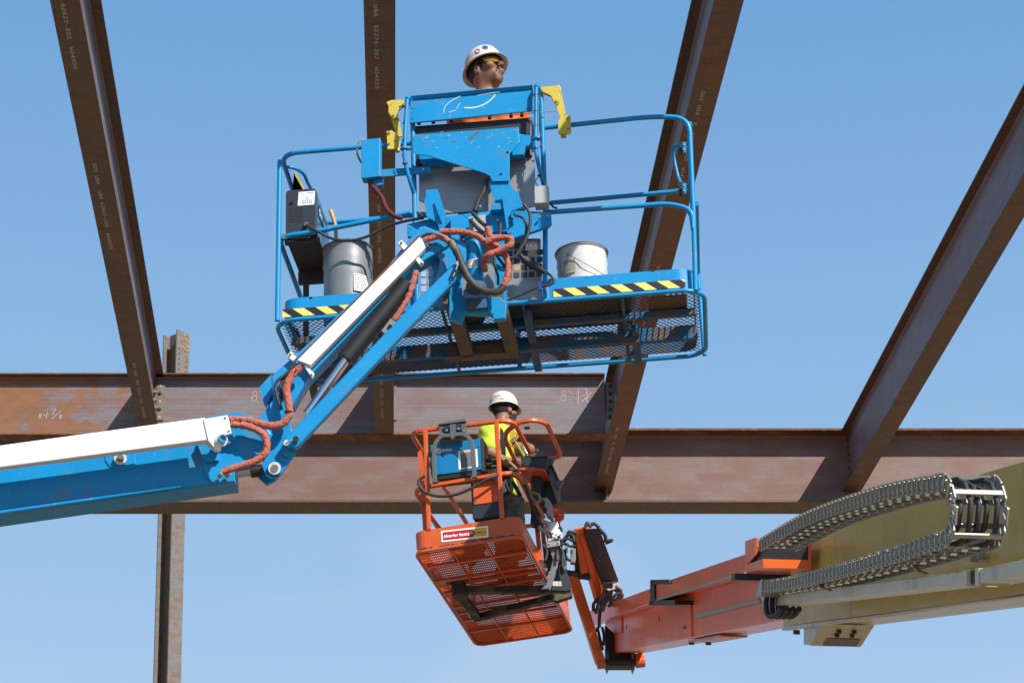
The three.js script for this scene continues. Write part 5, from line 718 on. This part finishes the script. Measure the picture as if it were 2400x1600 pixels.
// worker in the orange basket
{ const z0 = .12, q = (u, v, z = z0) => o(zI(u, v), z), H = q(1058, 290), headM = new THREE.Matrix4().makeTranslation(H.x, H.y, H.z).multiply(euler(140, 4, 0)).multiply(new THREE.Matrix4().makeScale(1.04, 1.04, 1.04));
  const N = V(0, -.17, -.05).applyMatrix4(headM);
  const S1 = q(905, 520, z0 + .17), E1 = q(905, 700, z0 + .24), W1 = q(1090, 800, z0 + .20), S2 = q(1045, 480, z0 - .15), E2 = q(1090, 640, z0 - .18), W2 = q(1190, 640, z0 - .05), P = q(1000, 930), C1 = q(960, 600);
  const hand = (w0, dx) => { const r = [[w0, w0.clone().add(V(dx * .07, -.015, 0)), .032, .034]]; for (let k = 0; k < 4; k++) { const p = w0.clone().add(V(dx * .085, -.012, (k - 1.5) * .019)); r.push([p, p.clone().add(V(dx * .035, -.03, 0)), .0098, .009], [p.clone().add(V(dx * .035, -.03, 0)), p.clone().add(V(dx * .03, -.058, 0)), .009, .008]); } const t = w0.clone().add(V(dx * .03, .01, -.03)); r.push([t, t.clone().add(V(dx * .05, .0, -.02)), .011, .009]); return r; };
  const torso = [[N, V(N.x - .03, N.y - .06, N.z), .07, .1], [S1, S2, .085, .085], [C1, P, .145, .135], [V(C1.x, C1.y, C1.z - .08), V(P.x, P.y, P.z - .05), .13, .125]], armA = [[S1, E1, .064, .05], [E1, W1, .047, .036]], armB = [[S2, E2, .06, .047], [E2, W2, .045, .034]];
  const K = s => V(P.x + .04, P.y * .52, P.z + s * .12), A = s => V(P.x + .0, .12, P.z + s * .13), legs = [-1, 1].flatMap(s => [[V(P.x, P.y - .05, P.z + s * .08), K(s), .1, .068], [K(s), A(s), .066, .05], [V(A(s).x - .03, .085, A(s).z), V(A(s).x + .15, .075, A(s).z), .052, .042]]);
  const hiv = std({ map: texture(128, 128, (u, v) => mixc([.66, .80, .055], [.52, .68, .04], fbm(u, v, 6, 6, 4, 730)), .4), roughness: .85, sheen: .2 });
  const g = person('person', 'worker in a hi-vis yellow shirt and scuffed hard hat turned away in the orange basket', FO, H, headM, [[H.clone().add(V(0, -.1, 0)), N, .055, .06], ...torso, ...armA, ...armB, ...hand(W1, 1), ...hand(W2, 1), ...legs], [...torso, [S1, S1.clone().lerp(E1, .72), .075, .072], [S2, S2.clone().lerp(E2, .75), .07, .066], [P, V(P.x + .05, P.y - .16, P.z + .02), .12, .10]], [[V(P.x, P.y - .02, P.z - .06), V(P.x, P.y - .02, P.z + .06), .115, .115], ...legs], { skin, shirt: hiv, pants: plain(.045, .042, .04, .9) }, [P.x - .5, -.03, P.z - .42], [P.x + .6, N.y + .08, P.z + .5]);
  mesh('hair', nets(p => { const t = p.clone().applyMatrix4(headM.clone().invert()); return Math.max(ell(t, [0, .025, -.018], [.084, .1, .104]), t.z - .03 + .3 * Math.max(0, -t.y), -.05 - t.y, t.y - .08); }, [H.x - .17, H.y - .2, H.z - .17], [H.x + .17, H.y + .17, H.z + .17], .007), plain(.016, .014, .012, .9), g);
  mesh('beard', nets(p => { const t = p.clone().applyMatrix4(headM.clone().invert()); return Math.max(headSDF(t) - .006, t.y + .03 - .2 * Math.max(0, .04 - t.z), -.13 - t.y, .0 - t.z); }, [H.x - .17, H.y - .2, H.z - .17], [H.x + .17, H.y + .05, H.z + .17], .006), hair, g);
  hardHat(g, headM, { brim: .10, front: .16, shell: shellDirty, stickers: [[60, 76, .2, .42, badge('#d9d2c4', '#c96a2a', c => { c.beginPath(); c.arc(32, 36, 16, 0, 7); c.fill(); c.fillStyle = '#333'; c.fillRect(20, 20, 24, 6); })], [42, 54, .2, .38, badge('#dfe0e0', '#3d5f9c', c => { c.fillRect(26, 14, 12, 34); })], [80, 104, .14, .24, canvasTex(96, 32, (c, w, h) => { c.clearRect(0, 0, w, h); c.fillStyle = '#c2554a'; c.fillRect(4, 4, 60, 8); c.fillRect(20, 16, 70, 12); })]] });
  glasses(g, headM, std({ color: lin(.02, .02, .02), roughness: .1, side: THREE.DoubleSide }));
  const str = (pts, r = .02) => sweep(smooth(pts, 24), rect(.042, .006), { ref: V(0, 0, 1), sharp: true });
  mesh('harness', mergeGeometries([str([q(1010, 500, z0 + .20), q(1035, 600, z0 + .20), q(1045, 700, z0 + .19), q(1030, 800, z0 + .17)]), str([q(960, 455, z0 + .12), q(1010, 470, z0 + .19), q(1060, 640, z0 + .20)])]), M.navy, g);
  mesh('tool_belt', (() => { const c = []; for (let k = 0; k <= 24; k++) { const a = k / 24 * 2 * Math.PI; c.push(V(P.x + .165 * Math.cos(a), P.y + .0, P.z - .02 + .18 * Math.sin(a))); } return sweep(c.slice(0, 24), rect(.006, .06), { closed: true, ref: V(0, 1, 0), sharp: true }); })(), M.dark, g);
  mesh('lanyard', sweep(smooth([q(1085, 990, z0 + .18), q(1140, 1010, z0 + .2), q(1180, 1070, z0 + .2), q(1220, 1150, z0 + .2)], 16), rect(.036, .006), { ref: V(0, 0, 1), sharp: true }), M.black, g);
}
// ---------------------------------------------------------------- orange lift: mount, jib, boom
const toL2 = new THREE.Matrix4().makeTranslation(FO.o.x, FO.o.y, FO.o.z).multiply(FO.m).invert();
const m2 = (name, geo, mat, par) => mesh(name, geo.applyMatrix4(toL2), mat, par);
const wq = (p, z) => FW.z(p, z), wpl = (pts, z, t, bev) => poly(FW, pts, z, t, null, bev);
const mt2 = group('basket_mount', lift2), jb2 = group('jib', lift2), bm2 = group('main_boom', lift2);
const ZM = -17.95;
m2('rotator_housing', wpl([zX(1130, 810), zX(1210, 790), zX(1310, 785), zX(1350, 940), zX(1395, 1020), zX(1390, 1150), zX(1120, 1165), zX(1125, 900)], ZM + .04, .16, .02), M.white, mt2);
m2('rotator_collar', wpl([zX(1100, 1180), zX(1350, 1150), zX(1355, 1240), zX(1105, 1285)], ZM + .07, .2, .006), M.sheet, mt2);
for (const p of [zY(360, 132), zY(520, 110)]) m2('bolt_hole', cyl(wq(p, ZM + .07), wq(p, ZM + .072), .008, .008, 8), M.black, mt2);
m2('mount_plate', wpl([zY(370, 200), zY(550, 190), zY(600, 230), zY(580, 400), zY(520, 500), zY(480, 700), zY(390, 965), zY(350, 930), zY(225, 940), zY(320, 850), zY(400, 600), zY(440, 400)], ZM + .03, .03, .003), plain(.17, .19, .205, .5), mt2);
m2('mount_web', wpl([zY(520, 210), zY(690, 210), zY(695, 620), zY(760, 800), zY(770, 950), zY(700, 970), zY(420, 960), zY(450, 760), zY(560, 420)], ZM - .02, .05), M.navy, mt2);
m2('mount_web', wpl([zY(270, 180), zY(370, 200), zY(440, 380), zY(390, 600), zY(320, 700), zY(270, 420)], ZM - .03, .05), M.black, mt2);
m2('mount_foot', wpl([zY(420, 960), zY(620, 975), zY(790, 960), zY(800, 1060), zY(500, 1160), zY(420, 1100)], ZM - .04, .1), M.dirtyBlack, mt2);
m2('rating_plate', quad(wq(zY(440, 800), ZM + .035), wq(zY(590, 800), ZM + .035), wq(zY(600, 885), ZM + .035), wq(zY(438, 882), ZM + .035)), std({ map: canvasTex(128, 64, (c, w, h) => { c.fillStyle = '#c9c3b4'; c.fillRect(0, 0, w, h); c.strokeStyle = '#3a2a26'; c.lineWidth = 4; c.beginPath(); c.arc(94, 32, 20, 0, 7); c.moveTo(80, 18); c.lineTo(108, 46); c.stroke(); c.beginPath(); c.arc(32, 38, 10, 0, 7); c.stroke(); }), roughness: .5 }), mt2);
m2('valve_block', wpl([zY(765, 200), zY(860, 190), zY(860, 400), zY(840, 455), zY(765, 450)], ZM + .02, .08, .006), M.grey, mt2);
m2('control_box', wpl([zX(1000, 380), zX(1120, 350), zX(1210, 480), zX(1240, 770), zX(1150, 690), zX(1130, 690)], ZM + .02, .10, .006), M.lightgrey, mt2);
for (const p of [zX(1020, 465), zX(1050, 590)]) m2('cable_gland', cyl(wq(p, ZM + .02), wq(p, ZM + .06), .03, .025, 12), M.black, mt2);
m2('cable_eye', (() => { const t = new THREE.TorusGeometry(.04, .018, 8, 20); const p = wq(zX(1050, 880), ZM + .05); t.translate(p.x, p.y, p.z); return boxUV(t); })(), M.lightgrey, mt2);
for (const pts of [[[1420, 200], [1440, 300], [1440, 420]], [[1340, 60], [1380, 20], [1430, 10], [1450, 80]]]) m2('hose', tube(smooth(pts.map(p => wq(zX(p[0] - 60, p[1] + 900), ZM + .03)), 16), .01, 6), M.hose, mt2);
for (const pts of [[[560, 70], [640, 40], [720, 20], [800, 60], [880, 80]], [[570, 130], [680, 110], [760, 160], [860, 140]], [[590, 100], [660, 0], [720, -60], [800, -40], [830, 60]], [[690, 340], [720, 400], [760, 420]], [[620, 220], [640, 330], [670, 560]], [[260, 130], [330, 260], [300, 420]], [[680, 100], [690, 180], [690, 260]], [[560, 160], [620, 260], [610, 420], [640, 600]], [[520, 230], [510, 330], [520, 420]]]) m2('hose', tube(smooth(pts.map((p, i) => wq(zY(...p), ZM + .04 + .01 * i)), 18), .012, 7), M.hose, mt2);
for (const p of [zY(470, 0), zY(690, 170), zY(665, 545), zY(380, 640), zY(315, 580)]) m2('bolt', cyl(wq(p, ZM + .05), wq(p, ZM + .08), .014, .012, 6), M.zinc, mt2);
for (let k = 0; k < 16; k++) { const p = wq(zX(1140 + 240 * rnd(), 1010 + 130 * rnd()), ZM + .042); m2('paint_chip', cyl(p, p.clone().add(V(0, 0, .002)), rr(.004, .014), .006, 7), M.black, mt2); }
// jib: leans away from the boom tip up to the basket
const ZT = -18.9, zj = (v) => ZT + (ZM - ZT) * Math.min(1, Math.max(0, (1380 - v) / 1150));   // depth along the jib, by its height in the crop
const jp = (u, v, dz = 0) => wq(zK(u, v), zj(v) + dz);
m2('link_arm', sweep([jp(452, 610), jp(700, 1395)], rect(.085, .07, .006), { ref: V(0, .2, 1).normalize(), sharp: true }), M.orange, jb2);
m2('link_end', cyl(jp(668, 1395, .0), jp(735, 1390, .0), .055, .055, 16), M.orange, jb2);
m2('jib_arm', sweep([jp(545, 240, -.03), jp(720, 850, -.03)], rect(.12, .12, .008), { ref: V(0, .2, 1).normalize(), sharp: true }), M.orange, jb2);
m2('jib_plate', sweep([jp(520, 215, .03), jp(575, 600, .03)], rect(.10, .03), { ref: V(0, .2, 1).normalize(), sharp: true }), M.orange, jb2);
{ const s = [[555, 222], [688, 215], [858, 672], [720, 688]].map(p => jp(...p, .10)), bk2 = s.map(p => p.clone().add(V(0, -.01, -.1))); const g = []; for (const [a, c, d, e] of [[s[0], s[1], s[2], s[3]], [bk2[1], bk2[0], bk2[3], bk2[2]], [s[1], bk2[1], bk2[2], s[2]], [bk2[0], s[0], s[3], bk2[3]], [s[3], s[2], bk2[2], bk2[3]], [bk2[0], bk2[1], s[1], s[0]]]) g.push(quad(a, c, d, e)); m2('hose_cover', mergeGeometries(g), std({ map: paintTex([.016, .024, .04], [.3, .3, .3], [.5, .4, .3], 540, .1, .8), roughness: .45 }), jb2);
  m2('cover_end', poly(FW, [zK(722, 690), zK(858, 676), zK(860, 735), zK(770, 760), zK(722, 720)], zj(690) + .10, .04), M.lightgrey, jb2); }
m2('cross_bar', sweep([jp(330, 600), jp(610, 640)], rect(.05, .06), { ref: V(0, 0, 1), sharp: true }), M.dark, jb2);
m2('side_cylinder', cyl(jp(495, 260, -.02), jp(525, 640, -.02), .045, .045, 14), M.black, jb2);
for (const pts of [[[745, 690], [730, 780], [690, 850], [660, 960]], [[765, 690], [760, 790], [715, 870], [700, 950]], [[795, 690], [790, 800], [740, 880], [720, 940]], [[830, 720], [880, 770], [830, 800], [770, 900]], [[820, 735], [870, 790], [840, 840], [780, 890]], [[800, 740], [890, 800], [860, 850], [810, 870]], [[690, 820], [640, 880], [640, 940]], [[700, 920], [690, 1000], [690, 1080]]]) m2('hose', tube(smooth(pts.map((p, i) => jp(p[0], p[1], .12 + .02 * i)), 20), .0155, 8), M.hose, jb2);
for (const pts of [[[570, 200], [585, 170], [610, 200]], [[600, 205], [640, 175], [690, 210]], [[690, 225], [740, 280], [745, 330]], [[740, 330], [800, 320], [745, 345]], [[400, 300], [430, 245], [450, 310]], [[380, 330], [440, 250], [490, 260]]]) m2('hose', tube(smooth(pts.map(p => jp(p[0], p[1], .06)), 16), .016, 8), M.hose, jb2);
// knuckle at the boom tip
m2('knuckle', wpl([zK(740, 1060), zK(820, 1130), zK(835, 1300), zK(1005, 1300), zK(1005, 1420), zK(745, 1420)], ZT - .02, .16, .006), M.black, jb2);
m2('knuckle_roller', cyl(wq(zK(745, 1390), ZT + .02), wq(zK(1005, 1390), ZT + .02), .034, .034, 16), M.black, jb2);
for (const u of [760, 985]) m2('knuckle_ear', wpl([zK(u - 14, 1300), zK(u + 14, 1300), zK(u + 12, 1440), zK(u, 1470), zK(u - 10, 1440)], ZT + .04, .12, .004), M.armgrey, jb2);
m2('link_end', cyl(wq(zK(1008, 1385), ZT + .0), wq(zK(1088, 1380), ZT + .0), .055, .05, 18), M.orange, jb2);
m2('link_end', wpl([zK(1005, 1310), zK(1072, 1300), zK(1085, 1360), zK(1010, 1370)], ZT + .02, .08, .006), M.orange, jb2);
for (const pts of [[[640, 1070], [650, 1120], [680, 1080]], [[675, 1090], [700, 1200], [720, 1280]], [[715, 1080], [730, 1160], [725, 1240]]]) m2('hose', tube(smooth(pts.map(p => wq(zK(...p), ZT + .15)), 14), .013, 7), M.hose, jb2);
// boom frame: x towards the machine, z out of its visible side
const dF = V(-.0853, .2235, -.9749).normalize(), eX = dF.clone().negate(), eZ = V(-.9749, 0, .0853).normalize(), eY = eZ.clone().cross(eX);
const tip = wq([1442.5, 1529.6], ZT), FT = new Frame(tip, new THREE.Matrix4().makeBasis(eX, eY, eZ));
const t_ = (p, z = 0) => FT.z(p, z), toT = new THREE.Matrix4().makeTranslation(tip.x, tip.y, tip.z).multiply(FT.m), m3 = (name, geo, mat, par = bm2) => m2(name, geo.applyMatrix4(toT), mat, par);
const tp = (pts, z, t, bev = 0) => poly(FT, pts, z, t, null, bev);
m3('inner_boom', tp([zL(248, 1368), zL(150, 1100), zL(330, 985), zL(1800, 500), zL(1900, 470), zL(1900, 1052)], 0, .24, .006), M.orangeGloss);
m3('boom_tip_plate', tp([zL(145, 1095), zL(300, 1050), zL(300, 1185), zL(240, 1190)], .012, .012), M.orange);
m3('boom_stiffener', tp([zL(850, 930), zL(935, 905), zL(945, 1225), zL(850, 1250)], .012, .012, .002), M.orangeGloss);
m3('wear_strip', tp([zL(962, 1020), zL(1560, 872), zL(1575, 910), zL(965, 1062)], .012, .01), plain(.42, .36, .24, .6));
for (const p of [zL(648, 1055), zL(347, 1130)]) { const c = t_(p, .001); m3('slot', boxG(c.x - .02, c.x + .02, c.y - .02, c.y + .02, 0, .002), M.black); }
for (const p of [zL(868, 1138)]) m3('bolt', cyl(t_(p, .012), t_(p, .03), .012, .01, 6), M.bolt);
m3('under_bracket', (() => { const a = t_(zL(890, 1255)), c = t_(zL(1185, 1195)); return boxG(a.x, c.x, a.y - .015, a.y - .002, -.2, -.02); })(), M.orange);
for (const p of [zL(945, 1270), zL(1100, 1272)]) { const a = t_(p, -.04); m3('bolt', cyl(a, a.clone().add(V(0, -.02, 0)), .022, .02, 8), M.dark); }
// cable tube along the orange boom
const TZ = .10;
m3('cable_tube', tp([zL(-10, 990), zL(585, 772), zL(585, 912), zL(0, 1118)], TZ, .09, .006), M.orangeGloss);
m3('cable_tube', tp([zL(610, 745), zL(1440, 462), zL(1440, 625), zL(620, 890)], TZ + .02, .11, .006), M.orangeGloss);
m3('tube_rail', sweep([t_(zL(620, 888), TZ + .02), t_(zL(1440, 640), TZ + .02)], rect(.014, .012), { ref: V(0, 0, 1), sharp: true }), plain(.45, .40, .30, .5));
for (const pts of [[[565, 700], [600, 698], [605, 925], [562, 925]], [[565, 700], [740, 695], [742, 735], [570, 742]], [[560, 890], [790, 885], [792, 925], [550, 932]]]) m3('clamp_frame', tp(pts.map(p => zL(...p)), TZ + .035, .16), M.black);
// bracket where the chain starts
m3('chain_bracket', tp([zL(1437, 345), zL(1535, 310), zL(1532, 470), zL(1447, 560), zL(1437, 540)], .36, .012, .002), M.orangeGloss);
{ const a = t_(zL(1447, 560), .35), c = t_(zL(1535, 480), .35), d = t_(zL(1437, 345), .35);  m3('chain_bracket', boxG(a.x, a.x + .45, a.y - .045, a.y, .10, .35), M.orangeGloss); m3('chain_bracket', boxG(a.x - .002, a.x + .01, a.y - .012, d.y, .10, .348), M.orangeGloss); m3('chain_bracket', boxG(a.x, a.x + .45, a.y, a.y + .08, .10, .112), M.orangeGloss); m3('bracket_lining', boxG(a.x + .012, a.x + .44, a.y + .001, a.y + .075, .113, .335), M.black); m3('slide_pad', boxG(a.x - .05, a.x + .05, a.y - .085, a.y - .05, .12, .42), M.black); }
// outer cream boom
m3('outer_boom', tp([zM(327, 1335), zM(327, 548), zM(1980, 76), zM(2250, -4), zM(2600, -105), zM(2600, 1020), zM(2250, 1070)], .05, .32, .01), M.cream);
m3('boom_collar', tp([zM(318, 1355), zM(322, 1325), zM(1380, 1195), zM(2250, 1080), zM(2250, 1072), zM(1380, 1212), zM(345, 1355)], .06, .02), M.creamPale);
m3('chain_rail', tp([zM(150, 1088), zM(1768, 882), zM(1768, 985), zM(165, 1172)], .34, .12, .004), M.creamPale);
m3('chain_rail', tp([zM(1872, 868), zM(2250, 785), zM(2600, 705), zM(2600, 800), zM(2250, 900), zM(1890, 982)], .34, .12, .004), M.creamPale);
m3('rail_end', tp([zM(1790, 882), zM(1862, 870), zM(1872, 980), zM(1800, 985)], .33, .06), M.black);
for (const [p, q] of [[[1770, 870], [1795, 1000]], [[1862, 855], [1890, 995]]]) m3('rail_end', tp([zM(p[0], p[1]), zM(q[0], p[1]), zM(q[0], q[1]), zM(p[0], q[1])], .345, .11), M.creamPale);
for (const p of [[378, 900], [370, 1200], [1885, 780], [1945, 760]]) { const c = t_(zM(...p), .06); m3('rail_bolt', cyl(c, c.clone().add(V(0, 0, .03)), .016, .012, 8), M.bolt); }
for (const pts of [[[380, 880], [1400, 870], [1400, 890], [380, 900]]]) ;
for (const [u, v] of [[620, 965], [1380, 830]]) m3('guide_finger', sweep(fillet([t_(zM(u, v), .40), t_(zM(u + 20, v + 50), .40), t_(zM(u + 90, v + 68), .38)], .03), rect(.006, .02), { ref: V(0, 0, 1), sharp: true }), plain(.32, .22, .09, .5, { metalness: .3 }));
// lamp box under the boom
m3('sensor_box', tp([zM(490, 1322), zM(645, 1302), zM(548, 1476), zM(490, 1468)], .04, .27, .008), M.creamPale);
{ const a = t_(zM(645, 1302), .04), c = t_(zM(548, 1476), .04), n = V(a.y - c.y, c.x - a.x, 0).normalize(); const P = (k, z) => a.clone().lerp(c, k).addScaledVector(n, .004).setZ(z); m3('sensor_window', quad(P(.62, -.02), P(.62, -.20), P(.96, -.20), P(.96, -.02)), std({ color: lin(.10, .08, .06), roughness: .3, side: THREE.DoubleSide })); for (const z of [-.06, -.14]) for (const k of [.25, .42]) { const q = P(k, z); m3('bolt', cyl(q, q.clone().addScaledVector(n, .014), .014, .012, 6), M.dark); } }
for (const z of [-.12]) { const q = t_(zM(435, 1350), -.1); m3('bolt', cyl(q, q.clone().add(V(0, -.025, 0)), .02, .02, 8), M.dark); }
{ // underside writing, worn
  const a = t_(zM(1040, 1260)), c = t_(zM(1380, 1215)), y = a.y - .0; const bx0 = Math.min(a.x, c.x), L = Math.abs(c.x - a.x); }
// ---------------------------------------------------------------- cable chain
{ const ZN = .42, W = .185;
  const upper = [[140, 670], [300, 575], [500, 465], [700, 385], [900, 318], [1100, 258], [1300, 215], [1480, 190], [1630, 185]].map(p => t_(zM(...p), ZN));
  const lower = [[1640, 600], [1500, 655], [1300, 725], [1100, 785], [900, 845], [700, 900], [500, 950], [320, 985], [150, 1010]].map(p => t_(zM(...p), ZN));
  const uE = upper[upper.length - 1], lS = lower[0], mid = [t_(zM(1675, 300), ZN), t_(zM(1690, 400), ZN), t_(zM(1672, 520), ZN)];
  const curve = new THREE.CatmullRomCurve3([...upper, ...mid, ...lower], false, 'centripetal'), len = curve.getLength(), hgt = uE.distanceTo(lS);
  const zincY = std({ map: texture(128, 128, (u, v) => mixc([.46, .46, .44], [.40, .36, .27], fbm(u, v, 5, 5, 4, 800)), .3), roughness: .4, metalness: .45 }), zincB = zincY;
  const pitch = .068, n = Math.floor(len / pitch), plateH = .064;
  // one link: two side plates with a raised edge and a slot, rivets, and cross bars
  const sidePlate = (z, s) => { const sh = new THREE.Shape(); const a = pitch * .5, h = plateH / 2; sh.moveTo(-a, -h + .004); sh.lineTo(-a + .004, -h); sh.lineTo(a - .004, -h); sh.lineTo(a, -h + .004); sh.lineTo(a, h - .004); sh.lineTo(a - .004, h); sh.lineTo(-a + .004, h); sh.lineTo(-a, h - .004); const ho = new THREE.Path(); ho.moveTo(-.014, -.019); ho.lineTo(-.004, -.022); ho.lineTo(.014, .016); ho.lineTo(.004, .022); sh.holes.push(ho); const e = new THREE.ExtrudeGeometry(sh, { depth: .006, bevelEnabled: false }); e.translate(0, 0, z + (s > 0 ? -.006 : 0)); return boxUV(e); };
  const linkG = mergeGeometries([sidePlate(0, 1), boxG(-pitch * .5, -pitch * .30, -plateH * .48, plateH * .48, -.001, .006), boxG(pitch * .34, pitch * .5, -plateH * .40, plateH * .40, -.001, .003)]), farG = sidePlate(-W, -1);
  const barA = boxG(-.010, .010, plateH / 2 - .012, plateH / 2 - .004, -W, -.006), barB = boxG(-.010, .010, -plateH / 2 + .004, -plateH / 2 + .012, -W, -.006), rivets = [[.004, .019], [.004, -.019]].map(q => cyl(V(q[0], q[1], .0), V(q[0], q[1], .009), .006, .004, 6));
  const base = toL2.clone().multiply(toT), q0 = new THREE.Quaternion().setFromRotationMatrix(base);
  const rivM = plain(.75, .62, .30, .25, { metalness: .9 });
  for (let i = 0; i < n; i++) {
    const u = (i + .5) / n, p = curve.getPointAt(u), tg = curve.getTangentAt(u), a = Math.atan2(tg.y, tg.x);
    const zn = zincY, L = mesh('chain_link', linkG, zn, lift2); L.position.copy(p.clone().applyMatrix4(base)); L.quaternion.copy(q0.clone().multiply(new THREE.Quaternion().setFromAxisAngle(V(0, 0, 1), a)));
    for (const r of rivets) mesh('rivet', r, rivM, L); mesh('side_plate', farG, zn, L); if (i % 2) { mesh('cross_bar', barA, zn, L); mesh('cross_bar', barB, zn, L); }
  }
  for (let k = 0; k < 5; k++) { const off = .012 * ((k * 2) % 3 - 1), z = -W * (.16 + k * .17); const pts = []; for (let i = 0; i <= 70; i++) { const p = curve.getPointAt(i / 70), tg = curve.getTangentAt(i / 70); pts.push(V(p.x - tg.y * off, p.y + tg.x * off, ZN + z)); } m3('hose', tube(pts, .010, 8), M.hose, lift2); }
  for (let k = 0; k < 4; k++) { const e = curve.getPointAt(1), z = ZN - .03 - k * .03; m3('hose', tube(smooth([V(e.x + .05, e.y - .02, z), V(e.x - .02, e.y - .07, z), V(e.x + .02, e.y - .135, z), V(e.x + .12, e.y - .14, z - .02), V(e.x + .2, e.y - .11, z - .03)], 16), .014, 8), M.hose, lift2); }
  const e = curve.getPointAt(1); m3('chain_anchor', tp([zM(108, 1075), zM(150, 945), zM(160, 945), zM(152, 1085)], ZN + .01, .2), zincB, lift2);
}
renderer.render(scene, camera);
